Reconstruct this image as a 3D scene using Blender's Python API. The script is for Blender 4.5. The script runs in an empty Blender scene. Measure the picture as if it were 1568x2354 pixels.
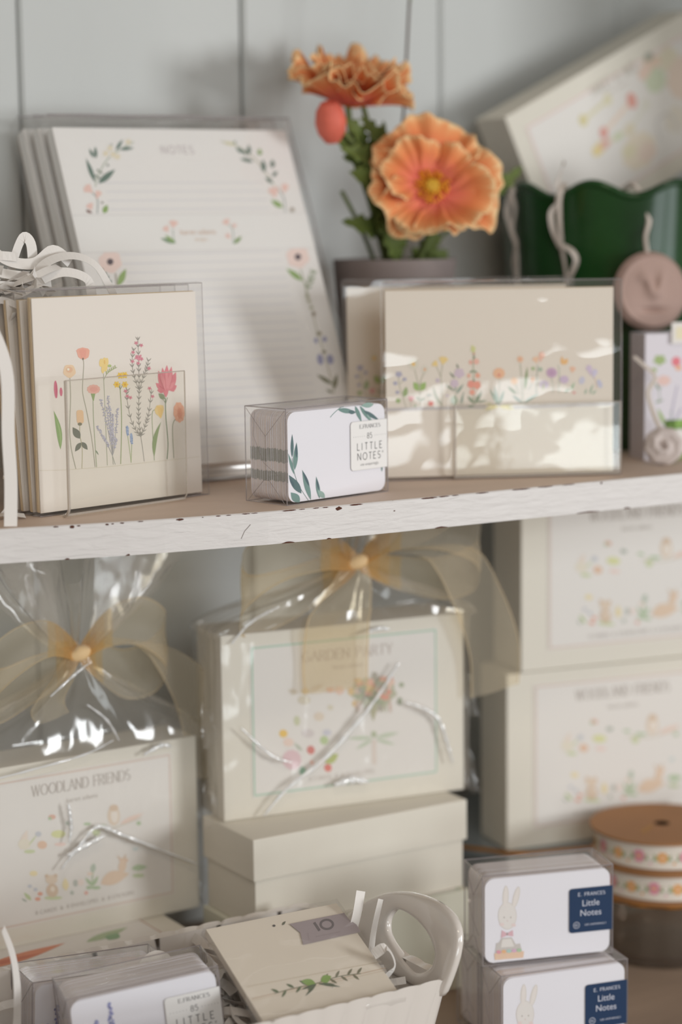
import bpy, bmesh, math, random
import numpy as np
from mathutils import Vector, Matrix, noise, Euler
from math import sin, cos, pi, radians, sqrt, atan2, hypot
random.seed(7)
S = 0.001                       # builders work in millimetres
scene = bpy.context.scene
COL = scene.collection

# ------------------------------------------------------------------ camera
YAW, PIT, ROLL = radians(32), radians(8), radians(0.7)
fw = Vector((sin(YAW)*cos(PIT), cos(YAW)*cos(PIT), -sin(PIT)))
r0 = Vector((cos(YAW), -sin(YAW), 0)); u0 = r0.cross(fw)
Rv = r0*cos(ROLL) - u0*sin(ROLL); Uv = u0*cos(ROLL) + r0*sin(ROLL)
cam_d = bpy.data.cameras.new('camera'); cam = bpy.data.objects.new('camera', cam_d); COL.objects.link(cam)
mw = Matrix((Rv, Uv, -fw)).transposed().to_4x4(); mw.translation = Vector((-591.2, -1003.3, 159.8))*S
cam.matrix_world = mw
cam_d.sensor_fit = 'VERTICAL'; cam_d.sensor_height = 36; cam_d.sensor_width = 24
cam_d.lens = 36*4800/2354
cam_d.clip_start = 0.05
cam_d.dof.use_dof = True; cam_d.dof.focus_distance = 1.165; cam_d.dof.aperture_fstop = 3.2
scene.camera = cam

# ------------------------------------------------------------------ world, lights, exposure
W = bpy.data.worlds.new('room_light'); scene.world = W; W.use_nodes = True
bg = W.node_tree.nodes['Background']; bg.inputs[0].default_value = (1.0, .82, .66, 1); bg.inputs[1].default_value = .24
def area(name, direc, dist, sx, sy, power, color, target=(0.08, 0.1, 0.0)):
    l = bpy.data.lights.new(name, 'AREA'); l.shape = 'RECTANGLE'; l.size = sx; l.size_y = sy; l.energy = power; l.color = color
    o = bpy.data.objects.new(name, l); COL.objects.link(o)
    d = Vector(direc).normalized(); o.location = Vector(target) + d*dist
    o.rotation_euler = d.to_track_quat('Z', 'Y').to_euler(); return o
area('window_light_right', (.52, -.85, .08), 2.3, .42, .6, 21, (.95, .98, 1.0))
for k, (ax, az) in enumerate(((-.34, .30), (-.08, .30), (-.34, -.15), (-.08, -.15))):
    area('window_pane_light', (ax, -.93, az), 3.2, .70, .62, 7.0, (.88, .96, 1.0))
area('ceiling_lamp_light', (-.5, -.9, 1.0), 2.4, .5, .12, 5, (1.0, .86, .7))
scene.view_settings.view_transform = 'Standard'; scene.view_settings.look = 'None'
scene.view_settings.gamma = 1; scene.view_settings.use_curve_mapping = False
scene.view_settings.exposure = 0.07
try: scene.cycles.transparent_max_bounces = 40
except Exception: pass

# ------------------------------------------------------------------ materials
def lin(h):
    if isinstance(h, str):
        h = h.lstrip('#'); c = [int(h[i:i+2], 16)/255 for i in (0, 2, 4)]
    else: c = h
    return tuple((x/12.92 if x <= .04045 else ((x+.055)/1.055)**2.4) for x in c) + (1,)
_m = {}
def mat(name, col='#cccccc', rough=.6, spec=.4, bump=0, scale=200, metal=0, coat=0, var=0, varscale=30, stretch=None, trans=0):
    if name in _m: return _m[name]
    m = bpy.data.materials.new(name); m.use_nodes = True; nt = m.node_tree; p = nt.nodes['Principled BSDF']
    c = lin(col); p.inputs['Base Color'].default_value = c; p.inputs['Roughness'].default_value = rough
    p.inputs['Specular IOR Level'].default_value = spec; p.inputs['Metallic'].default_value = metal
    p.inputs['Coat Weight'].default_value = coat; p.inputs['Coat Roughness'].default_value = .05
    if trans: p.inputs['Transmission Weight'].default_value = trans
    tc = nt.nodes.new('ShaderNodeTexCoord'); mp = nt.nodes.new('ShaderNodeMapping'); nt.links.new(tc.outputs['Object'], mp.inputs[0])
    if stretch: mp.inputs['Scale'].default_value = stretch
    if var:
        n = nt.nodes.new('ShaderNodeTexNoise'); n.inputs['Scale'].default_value = varscale; n.inputs['Detail'].default_value = 5
        nt.links.new(mp.outputs[0], n.inputs['Vector'])
        r = nt.nodes.new('ShaderNodeValToRGB'); r.color_ramp.elements[0].position = .3; r.color_ramp.elements[1].position = .7
        r.color_ramp.elements[0].color = tuple(x*(1-var) for x in c[:3])+(1,); r.color_ramp.elements[1].color = tuple(min(1, x*(1+var*.5)) for x in c[:3])+(1,)
        nt.links.new(n.outputs[0], r.inputs[0]); nt.links.new(r.outputs[0], p.inputs['Base Color'])
    if bump:
        n = nt.nodes.new('ShaderNodeTexNoise'); n.inputs['Scale'].default_value = scale; n.inputs['Detail'].default_value = 6
        nt.links.new(mp.outputs[0], n.inputs['Vector'])
        b = nt.nodes.new('ShaderNodeBump'); b.inputs['Strength'].default_value = bump; b.inputs['Distance'].default_value = .001
        nt.links.new(n.outputs[0], b.inputs['Height']); nt.links.new(b.outputs[0], p.inputs['Normal'])
    _m[name] = m; return m
def film(name, tint='#ffffff', gloss=1.0, rough=.03, haze=.02, bump=.3, scale=30, hazecol='#ffffff', stretch=(1, 1, 1), dist=.004, thru=0):
    if name in _m: return _m[name]
    m = bpy.data.materials.new(name); m.use_nodes = True; nt = m.node_tree; nt.nodes.clear()
    N = nt.nodes.new; L = nt.links.new
    out = N('ShaderNodeOutputMaterial'); tr = N('ShaderNodeBsdfTransparent'); tr.inputs[0].default_value = lin(tint)
    gl = N('ShaderNodeBsdfAnisotropic'); gl.inputs['Roughness'].default_value = rough
    df = N('ShaderNodeBsdfDiffuse'); df.inputs[0].default_value = lin(hazecol)
    tc = N('ShaderNodeTexCoord'); mp = N('ShaderNodeMapping'); mp.inputs['Scale'].default_value = stretch; L(tc.outputs['Object'], mp.inputs[0])
    n = N('ShaderNodeTexNoise'); n.inputs['Scale'].default_value = scale; n.inputs['Detail'].default_value = 3; L(mp.outputs[0], n.inputs['Vector'])
    b = N('ShaderNodeBump'); b.inputs['Strength'].default_value = bump; b.inputs['Distance'].default_value = dist
    L(n.outputs[0], b.inputs['Height']); L(b.outputs[0], gl.inputs['Normal'])
    fr = N('ShaderNodeLayerWeight'); fr.inputs[0].default_value = .5; L(b.outputs[0], fr.inputs['Normal'])
    pw = N('ShaderNodeMath'); pw.operation = 'POWER'; pw.inputs[1].default_value = 4.0; L(fr.outputs['Facing'], pw.inputs[0])
    ma = N('ShaderNodeMath'); ma.operation = 'MULTIPLY_ADD'; ma.inputs[1].default_value = .75; ma.inputs[2].default_value = .05; L(pw.outputs[0], ma.inputs[0])
    mu = N('ShaderNodeMath'); mu.operation = 'MULTIPLY'; mu.use_clamp = True; mu.inputs[1].default_value = gloss; L(ma.outputs[0], mu.inputs[0])
    m1 = N('ShaderNodeMixShader'); m1.inputs[0].default_value = haze; L(tr.outputs[0], m1.inputs[1])
    if thru:
        tl = N('ShaderNodeBsdfTranslucent'); tl.inputs[0].default_value = lin(hazecol); ad = N('ShaderNodeMixShader'); ad.inputs[0].default_value = thru; L(df.outputs[0], ad.inputs[1]); L(tl.outputs[0], ad.inputs[2]); L(ad.outputs[0], m1.inputs[2])
    else: L(df.outputs[0], m1.inputs[2])
    m2 = N('ShaderNodeMixShader'); L(mu.outputs[0], m2.inputs[0]); L(m1.outputs[0], m2.inputs[1]); L(gl.outputs[0], m2.inputs[2])
    L(m2.outputs[0], out.inputs[0]); _m[name] = m; return m
FADE = [.18]
def ink(h):
    f = FADE[0]; c = [int(h.lstrip('#')[i:i+2], 16) for i in (0, 2, 4)]; c = [int(round(x*(1-f)+y*f)) for x, y in zip(c, (233, 226, 214))]
    h = '%02x%02x%02x' % tuple(c); return mat('ink_'+h, h, .75, .2)

CREAM = mat('cream_paper', '#ebe3da', .7, .25)
CREAM2 = mat('ivory_cardstock', '#e6dccd', .65, .3)
WHITE = mat('white_paper', '#eceaf0', .6, .3)
PADP = mat('pad_paper', '#eeebe8', .6, .3)
KRAFTE = mat('tan_paper_edges', '#dcc6a4', .8, .2)
BOXM = mat('cream_box_paper', '#e2dccf', .6, .3, bump=.15, scale=900)
BOXG = mat('pale_green_cream_box_paper', '#dedccb', .6, .3, bump=.15, scale=900)
LABELM = mat('box_label_paper', '#e5e0da', .5, .35)
SLEEVE = film('clear_sleeve', gloss=1.25, haze=.02, bump=.35, scale=10, stretch=(.8, 1, 1.1), dist=.014)
PVC = film('clear_plastic', gloss=.9, haze=.02, bump=.12, scale=25)
PVCE = film('clear_plastic_edge', tint='#cfc9c9', gloss=1.8, haze=.4, bump=.1, hazecol='#cfc8ca')
ACR = film('acrylic', tint='#fbfbf8', gloss=.8, haze=.01, bump=.05)
ACRE = film('acrylic_edge', tint='#e6dfd6', gloss=1.5, haze=.5, bump=.05, hazecol='#ded7cf')
CGLINT = film('cellophane_fold_glint', gloss=4, haze=.85, bump=.3, scale=40, rough=.05, hazecol='#ffffff')  # white put into the fold colour stands in for bright highlight streaks
CELLO = film('cellophane', gloss=1.1, haze=.06, bump=.5, scale=15, rough=.11, hazecol='#fff8ee', dist=.02, stretch=(1, 1, .6))

# ------------------------------------------------------------------ mesh builder
class MB:
    def __init__(s): s.v = []; s.f = []; s.m = []; s.mats = []; s.uv = []; s.has_uv = False
    def mi(s, m):
        if m not in s.mats: s.mats.append(m)
        return s.mats.index(m)
    def face(s, pts, m, uv=None):
        i = len(s.v); s.v += [tuple(p) for p in pts]; s.f.append(list(range(i, i+len(pts)))); s.m.append(s.mi(m)); s.uv.append(uv)
        if uv: s.has_uv = True
    def grid(s, fn, nu, nv, m, cu=False, cv=False):
        i = len(s.v); U = nu if cu else nu+1; V = nv if cv else nv+1; k = s.mi(m)
        for a in range(U):
            for b in range(V): s.v.append(tuple(fn(a/nu, b/nv)))
        for a in range(nu):
            for b in range(nv):
                a2 = (a+1) % U; b2 = (b+1) % V
                s.f.append([i+a*V+b, i+a2*V+b, i+a2*V+b2, i+a*V+b2]); s.m.append(k)
                s.uv.append([(a/nu, b/nv), ((a+1)/nu, b/nv), ((a+1)/nu, (b+1)/nv), (a/nu, (b+1)/nv)]); s.has_uv = True
    def box(s, x0, x1, y0, y1, z0, z1, m, skip=''):
        i = len(s.v); s.v += [(x, y, z) for z in (z0, z1) for y in (y0, y1) for x in (x0, x1)]
        F = {'b': [0, 2, 3, 1], 't': [4, 5, 7, 6], 'f': [0, 1, 5, 4], 'k': [2, 6, 7, 3], 'l': [0, 4, 6, 2], 'r': [1, 3, 7, 5]}
        for key, q in F.items():
            if key in skip: continue
            s.f.append([i+j for j in q]); s.m.append(s.mi(m)); s.uv.append(None)
    def prism(s, poly, t0, t1, m, side=None, plane='xz'):
        # poly in (u,v); extruded between t0 and t1
        def P(u, v, t): return {'xz': (u, t, v), 'xy': (u, v, t), 'yz': (t, u, v)}[plane]
        n = len(poly); i = len(s.v); s.v += [P(u, v, t0) for u, v in poly] + [P(u, v, t1) for u, v in poly]
        k = s.mi(m); ks = s.mi(side or m)
        s.f.append(list(range(i, i+n))); s.m.append(k); s.uv.append(None)
        s.f.append(list(range(i+2*n-1, i+n-1, -1))); s.m.append(k); s.uv.append(None)
        for a in range(n):
            b = (a+1) % n; s.f.append([i+a, i+n+a, i+n+b, i+b]); s.m.append(ks); s.uv.append(None)
    def tube(s, pts, r, m, n=8, cap=True):
        pts = [Vector(p) for p in pts]; N = len(pts); i = len(s.v); k = s.mi(m)
        rr = r if isinstance(r, (list, tuple)) else [r]*N
        t = (pts[1]-pts[0]).normalized(); a = t.orthogonal().normalized()
        for j, p in enumerate(pts):
            t = ((pts[min(j+1, N-1)]-pts[max(j-1, 0)])).normalized(); a = (a - t*a.dot(t)).normalized(); b = t.cross(a)
            for q in range(n):
                w = 2*pi*q/n; s.v.append(tuple(p + (a*cos(w)+b*sin(w))*rr[j]))
        for j in range(N-1):
            for q in range(n):
                q2 = (q+1) % n; s.f.append([i+j*n+q, i+j*n+q2, i+(j+1)*n+q2, i+(j+1)*n+q]); s.m.append(k); s.uv.append(None)
        if cap:
            s.f.append([i+q for q in range(n)][::-1]); s.m.append(k); s.uv.append(None)
            s.f.append([i+(N-1)*n+q for q in range(n)]); s.m.append(k); s.uv.append(None)
    def lathe(s, prof, m, n=48, c=(0, 0)):
        # prof list of (r,z)
        i = len(s.v); k = s.mi(m); P = len(prof)
        for q in range(n):
            w = 2*pi*q/n
            for r, z in prof: s.v.append((c[0]+r*cos(w), c[1]+r*sin(w), z))
        for q in range(n):
            q2 = (q+1) % n
            for j in range(P-1):
                s.f.append([i+q*P+j, i+q2*P+j, i+q2*P+j+1, i+q*P+j+1]); s.m.append(k); s.uv.append(None)
    def build(s, name, parent=None, loc=None, rot=None, smooth=False, bevel=0, solid=0, weld=False, angle=35, subsurf=0):
        me = bpy.data.meshes.new(name); me.from_pydata([(x*S, y*S, z*S) for x, y, z in s.v], [], s.f)
        for m in s.mats: me.materials.append(m)
        me.polygons.foreach_set('material_index', s.m)
        if s.has_uv:
            ul = me.uv_layers.new(name='UVMap')
            for p, uv in zip(me.polygons, s.uv):
                if uv:
                    for li, c in zip(p.loop_indices, uv): ul.data[li].uv = c
        if weld:
            bm = bmesh.new(); bm.from_mesh(me); bmesh.ops.remove_doubles(bm, verts=bm.verts, dist=1e-6); bmesh.ops.recalc_face_normals(bm, faces=bm.faces); bm.to_mesh(me); bm.free()
        me.update()
        o = bpy.data.objects.new(name, me); COL.objects.link(o)
        if parent: o.parent = parent
        if loc: o.location = Vector(loc)*S
        if rot: o.rotation_euler = rot
        if smooth:
            for p in me.polygons: p.use_smooth = True
            me.set_sharp_from_angle(angle=radians(angle))
        if bevel:
            b = o.modifiers.new('bevel', 'BEVEL'); b.width = bevel*S; b.segments = 2; b.limit_method = 'ANGLE'; b.angle_limit = radians(40)
        if solid:
            b = o.modifiers.new('solid', 'SOLIDIFY'); b.thickness = solid*S; b.offset = 0
        if subsurf:
            b = o.modifiers.new('sub', 'SUBSURF'); b.levels = subsurf; b.render_levels = subsurf
        return o
def tag(o, label=None, cat=None, group=None, kind=None):
    if label: o['label'] = label
    if cat: o['category'] = cat
    if group: o['group'] = group
    if kind: o['kind'] = kind
    return o
def thing(name, label, cat, loc=(0, 0, 0), rot=(0, 0, 0), group=None):
    o = bpy.data.objects.new(name, None); COL.objects.link(o); o.empty_display_size = .01
    o.location = Vector(loc)*S; o.rotation_euler = rot; return tag(o, label, cat, group)
def copy_tree(o, parent=None):
    c = o.copy(); COL.objects.link(c); c.parent = parent
    for ch in [x for x in bpy.data.objects if x.parent == o]: copy_tree(ch, c)
    return c
def rrect(x0, x1, z0, z1, r, n=6):
    P = []
    for cx, cz, a0 in ((x1-r, z0+r, -90), (x1-r, z1-r, 0), (x0+r, z1-r, 90), (x0+r, z0+r, 180)):
        for k in range(n+1):
            a = radians(a0+90*k/n); P.append((cx+r*cos(a), cz+r*sin(a)))
    return P
def catmull(pts, n=6):
    pts = [Vector(p) for p in pts]; out = []
    for i in range(len(pts)-1):
        p0 = pts[max(i-1, 0)]; p1 = pts[i]; p2 = pts[i+1]; p3 = pts[min(i+2, len(pts)-1)]
        for k in range(n):
            t = k/n; out.append(.5*((2*p1)+(p2-p0)*t+(2*p0-5*p1+4*p2-p3)*t*t+(3*p1-p0-3*p2+p3)*t*t*t))
    out.append(pts[-1]); return out

# ------------------------------------------------------------------ drawing on a flat printed surface
def homog(src, dst):
    A = []; b = []
    for (x, y), (u, v) in zip(src, dst):
        A.append([x, y, 1, 0, 0, 0, -u*x, -u*y]); b.append(u); A.append([0, 0, 0, x, y, 1, -v*x, -v*y]); b.append(v)
    h = np.linalg.solve(np.array(A, float), np.array(b, float))
    def f(x, y):
        w = h[6]*x+h[7]*y+1; return ((h[0]*x+h[1]*y+h[2])/w, (h[3]*x+h[4]*y+h[5])/w)
    return f
def arc(cx, cy, rx, ry, a0, a1, n=12): return [(cx+rx*cos(radians(a0+(a1-a0)*k/n)), cy+ry*sin(radians(a0+(a1-a0)*k/n))) for k in range(n+1)]
G = {  # letter strokes on a unit-high grid: (advance, strokes)
 'A': (.78, [[(0, 0), (.37, 1)], [(.37, 1), (.74, 0)], [(.14, .36), (.6, .36)]]), 'B': (.62, [[(0, 0), (0, 1)], [(0, 1)]+arc(.25, .76, .27, .24, 90, -90)+[(0, .52)], [(0, .52)]+arc(.28, .26, .3, .26, 90, -90)+[(0, 0)]]),
 'C': (.76, [arc(.42, .5, .42, .5, 50, 310, 16)]), 'D': (.76, [[(0, 0), (0, 1)], [(0, 1)]+arc(.28, .5, .44, .5, 90, -90)+[(0, 0)]]),
 'E': (.58, [[(0, 0), (0, 1)], [(0, 1), (.5, 1)], [(0, .52), (.42, .52)], [(0, 0), (.52, 0)]]), 'F': (.54, [[(0, 0), (0, 1)], [(0, 1), (.5, 1)], [(0, .5), (.4, .5)]]),
 'G': (.8, [arc(.42, .5, .42, .5, 50, 345, 16), [(.5, .4), (.82, .4)]]), 'H': (.74, [[(0, 0), (0, 1)], [(.66, 0), (.66, 1)], [(0, .5), (.66, .5)]]),
 'I': (.16, [[(0, 0), (0, 1)]]), 'K': (.66, [[(0, 0), (0, 1)], [(0, .4), (.56, 1)], [(.18, .55), (.62, 0)]]), 'L': (.54, [[(0, 0), (0, 1)], [(0, 0), (.5, 0)]]),
 'M': (.9, [[(0, 0), (.06, 1)], [(.06, 1), (.42, .1)], [(.42, .1), (.78, 1)], [(.78, 1), (.84, 0)]]), 'N': (.78, [[(0, 0), (0, 1)], [(0, 1), (.68, 0)], [(.68, 0), (.68, 1)]]),
 'O': (.92, [arc(.44, .5, .44, .5, 0, 360, 24)]), 'P': (.6, [[(0, 0), (0, 1)], [(0, 1)]+arc(.27, .74, .29, .26, 90, -90)+[(0, .48)]]),
 'R': (.66, [[(0, 0), (0, 1)], [(0, 1)]+arc(.27, .75, .28, .25, 90, -90)+[(0, .5)], [(.26, .5), (.6, 0)]]),
 'S': (.58, [arc(.27, .75, .25, .25, 40, 250, 10)+arc(.27, .26, .27, .26, 80, -140, 12)]), 'T': (.62, [[(0, 1), (.6, 1)], [(.3, 0), (.3, 1)]]),
 'U': (.76, [[(0, 1), (0, .35)]+arc(.34, .35, .34, .35, 180, 360)+[(.68, 1)]]), 'V': (.74, [[(0, 1), (.36, 0)], [(.36, 0), (.72, 1)]]), 'W': (1.06, [[(0, 1), (.27, 0)], [(.27, 0), (.52, 1)], [(.52, 1), (.77, 0)], [(.77, 0), (1.04, 1)]]),
 'Y': (.7, [[(0, 1), (.34, .48)], [(.68, 1), (.34, .48)], [(.34, .48), (.34, 0)]]),
 '8': (.58, [arc(.27, .75, .22, .25, 0, 360, 16), arc(.27, .26, .27, .26, 0, 360, 18)]), '5': (.56, [[(.46, 1), (.1, 1), (.06, .58)]+arc(.24, .32, .27, .32, 110, -130, 14)]),
 '1': (.3, [[(.12, 0), (.12, 1)]]), '0': (.8, [arc(.38, .5, .38, .5, 0, 360, 24)]), '&': (.8, [[(.72, .05), (.18, .75)]+arc(.32, .8, .16, .2, 200, -20, 8)+[(.1, .4)]+arc(.28, .24, .26, .24, 150, 380, 10)]),
 '.': (.2, [arc(.06, .04, .03, .03, 0, 360, 8)]), ' ': (.42, []), '-': (.4, [[(0, .45), (.3, .45)]])}
class Art:
    LS = .045
    def __init__(s, mb, fn=None, to3=None, off=.06): s.mb = mb; s.fn = fn or (lambda x, y: (x, y)); s.to3 = to3 or (lambda u, v, o: (u, -o, v)); s.off = off; s.l = 0; s.k = 0
    def layer(s, k): s.l = k; return s
    def _put(s, pts, c):
        s.k += 1; o = s.off + s.l*s.LS + (s.k % 70)*.0006; q = [s.fn(*p) for p in pts]
        ar = sum(q[i][0]*q[(i+1) % len(q)][1]-q[(i+1) % len(q)][0]*q[i][1] for i in range(len(q)))
        if ar < 0: q = q[::-1]
        s.mb.face([s.to3(u, v, o) for u, v in q], ink(c) if isinstance(c, str) else c)
    def poly(s, pts, c): s._put(pts, c)
    def ell(s, cx, cy, rx, ry, c, rot=0, n=18):
        a = radians(rot); s._put([(cx+rx*cos(t)*cos(a)-ry*sin(t)*sin(a), cy+rx*cos(t)*sin(a)+ry*sin(t)*cos(a)) for t in [2*pi*k/n for k in range(n)]], c)
    def blob(s, cx, cy, rx, ry, c, lob=9, amp=.1, n=40, ph=0):
        s._put([(cx+rx*(1+amp*sin(lob*t+ph))*cos(t), cy+ry*(1+amp*sin(lob*t+ph))*sin(t)) for t in [2*pi*k/n for k in range(n)]], c)
    def line(s, pts, w, c, taper=1):
        n = len(pts)
        for i in range(n-1):
            (x0, y0), (x1, y1) = pts[i], pts[i+1]; L = hypot(x1-x0, y1-y0)
            if L == 0: continue
            ux, uy = (x1-x0)/L, (y1-y0)/L; w0 = w*(1-(1-taper)*i/max(1, n-1))/2; w1 = w*(1-(1-taper)*(i+1)/max(1, n-1))/2; e = min(w0, w1)*.3
            s._put([(x0-ux*e-uy*w0, y0-uy*e+ux*w0), (x1+ux*e-uy*w1, y1+uy*e+ux*w1), (x1+ux*e+uy*w1, y1+uy*e-ux*w1), (x0-ux*e+uy*w0, y0-uy*e-ux*w0)], c)
    def curve(s, pts, w, c, taper=1):
        s.line([(p.x, p.y) for p in catmull([(x, y, 0) for x, y in pts], 6)], w, c, taper)
    def leaf(s, x0, y0, x1, y1, w, c, bend=0, n=8):
        dx, dy = x1-x0, y1-y0; L = hypot(dx, dy); ux, uy = dx/L, dy/L; A = []; B = []
        for k in range(n+1):
            t = k/n; h = w/2*sin(pi*t**.85); bb = bend*sin(pi*t); px, py = x0+dx*t-uy*bb, y0+dy*t+ux*bb
            A.append((px-uy*h, py+ux*h)); B.append((px+uy*h, py-ux*h))
        s._put(A+B[-2:0:-1], c)
    def fan(s, x0, y0, x1, y1, w, c, lob=3):
        # trumpet shaped bloom: base point to rim centre, rim width w
        dx, dy = x1-x0, y1-y0; L = hypot(dx, dy); ux, uy = dx/L, dy/L; P = [(x0, y0)]
        for k in range(13):
            t = k/12; a = (t-.5); r = 1+.08*cos(2*pi*lob*t); P.append((x0+dx*r*(1-.25*(2*a)**2)-uy*w*a, y0+dy*r*(1-.25*(2*a)**2)+ux*w*a))
        s._put(P, c)
    def daisy(s, cx, cy, r, n, c, cc, w=.5, cr=.28, sq=1):
        for k in range(n):
            a = 2*pi*k/n; s.leaf(cx+r*.12*cos(a), cy+r*.12*sin(a)*sq, cx+r*cos(a), cy+r*sin(a)*sq, r*w, c)
        s.l += 1; s.ell(cx, cy, r*cr, r*cr*sq, cc); s.l -= 1
    def dots(s, pts, r, c, seed=0, jit=0, cnt=1):
        rnd = random.Random(seed)
        for x, y in pts:
            for k in range(cnt): s.ell(x+rnd.uniform(-jit, jit), y+rnd.uniform(-jit, jit), r*rnd.uniform(.6, 1.1), r*rnd.uniform(.6, 1.1), c, n=7)
    def sprig(s, pts, L, w, c, n=10, both=True, spread=.7):
        P = catmull([(x, y, 0) for x, y in pts], 12); m = len(P)
        for k in range(n):
            i = int((k+.6)/n*(m-2)); p = P[i]; d = (P[i+1]-p).normalized(); a = atan2(d.y, d.x)
            for sg in ((1, -1) if both else ((1,) if k % 2 else (-1,))): s.leaf(p.x, p.y, p.x+L*cos(a+sg*spread), p.y+L*sin(a+sg*spread), w, c, n=5)
    def letters(s, txt, x, z, h, c, w=.09, serif=False, space=.14, align='c', contrast=1.0, maxw=None, up=1, slope=0):
        W = sum(G[ch][0]+space for ch in txt)-space; sc = h
        sx = h if not maxw else maxw/W
        cx = x - (W*sx/2 if align == 'c' else (W*sx if align == 'r' else 0)); x_0 = cx
        def T(px, py): return (cx+px*sx, z+up*(py*sc + (cx+px*sx-x)*slope))
        for ch in txt:
            adv, st = G[ch]
            for pl in st:
                for i in range(len(pl)-1):
                    dx, dy = (pl[i+1][0]-pl[i][0])*sx, (pl[i+1][1]-pl[i][1])*sc; a = abs(atan2(dy, dx)); k = w*h
                    if contrast != 1: k *= contrast + (1-contrast)*(abs(sin(a)) if not (dx*dy > 0 and abs(dx) > .1*h and serif) else .35)
                    s.line([T(*pl[i]), T(*pl[i+1])], k, c)
                if serif and ch not in '.&':
                    for (ex, ey), (qx, qy) in ((pl[0], pl[1]), (pl[-1], pl[-2])):
                        if abs(ey-round(ey)) < .01 and abs(qy-ey) > .2: s.line([T(ex-.1, ey), T(ex+.1, ey)], w*h*.5, c)
                        elif abs(qy-ey) < .01 and abs(qx-ex) > .2 and ex > .3: s.line([T(ex, ey+.1), T(ex, ey-.1)], w*h*.5, c)
            cx += (adv+space)*sx
    def text(s, txt, x, z, h, c, align='CENTER', shear=0, off=0, slope=0, bold=0):
        cu = bpy.data.curves.new('lettering', 'FONT'); cu.body = txt; cu.size = 1; cu.align_x = align; cu.shear = shear; cu.offset = bold; cu.resolution_u = 3
        o = bpy.data.objects.new('lettering', cu); COL.objects.link(o)
        dg = bpy.context.evaluated_depsgraph_get(); me = o.evaluated_get(dg).to_mesh()
        for p in me.polygons:
            s._put([(x+me.vertices[i].co.x*h*1.4, z+me.vertices[i].co.y*h*1.4+me.vertices[i].co.x*h*1.4*slope) for i in p.vertices], c)
        o.evaluated_get(dg).to_mesh_clear(); bpy.data.objects.remove(o); bpy.data.curves.remove(cu)

# ================================================================== SETTING
YW = 262
def wall():
    m = mat('white_painted_boards', '#cfd0cd', .55, .35, bump=.25, scale=60, var=.10, varscale=4, stretch=(1, 1, .25))
    dk = mat('board_seam', '#aaa6a0', .9, .1)
    w = MB()
    xs = [-700+k*164-35+700-656 for k in range(-1, 9)]
    xs = [-39-164*4+164*k for k in range(12)]
    for k in range(len(xs)-1):
        x0, x1 = xs[k]+.8, xs[k+1]-.8; off = [0, .8, -.4][k % 3]
        if x0 > 200: x0 -= .5; x1 += .5
        w.prism([(x0, YW+16), (x0, YW+2+off), (x0+2, YW+off), (x1-2, YW+off), (x1, YW+2+off), (x1, YW+16)], -520, 620, m, plane='xy')
    w.box(xs[0]-5, xs[-1]+5, YW+6, YW+14, -520, 620, dk)
    tag(w.build('wall_back', weld=False), kind='structure')
wall()
c = MB(); c.box(-452, -432, -22, YW+10, -420, 480, mat('white_painted_boards')); tag(c.build('wall_shade_panel_left', bevel=1), kind='structure')  # added side panel, out of view, keeps ambient light off the lower shelf
c = MB(); c.box(532, 552, -90, YW+10, -420, 440, mat('white_painted_boards')); tag(c.build('wall_shade_panel_right', bevel=1), kind='structure')  # added side panel, out of view, blocks the window light to darken the wall
def front_edge(x):
    P = [(-420, 62), (-300, 40), (-167, 15), (-90, -3), (-14, -14), (71, -17.5), (274, -21), (520, -22), (700, -22)]
    for (a, b), (c, d) in zip(P, P[1:]):
        if x <= c: return b+(d-b)*(x-a)/(c-a)
    return P[-1][1]
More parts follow.
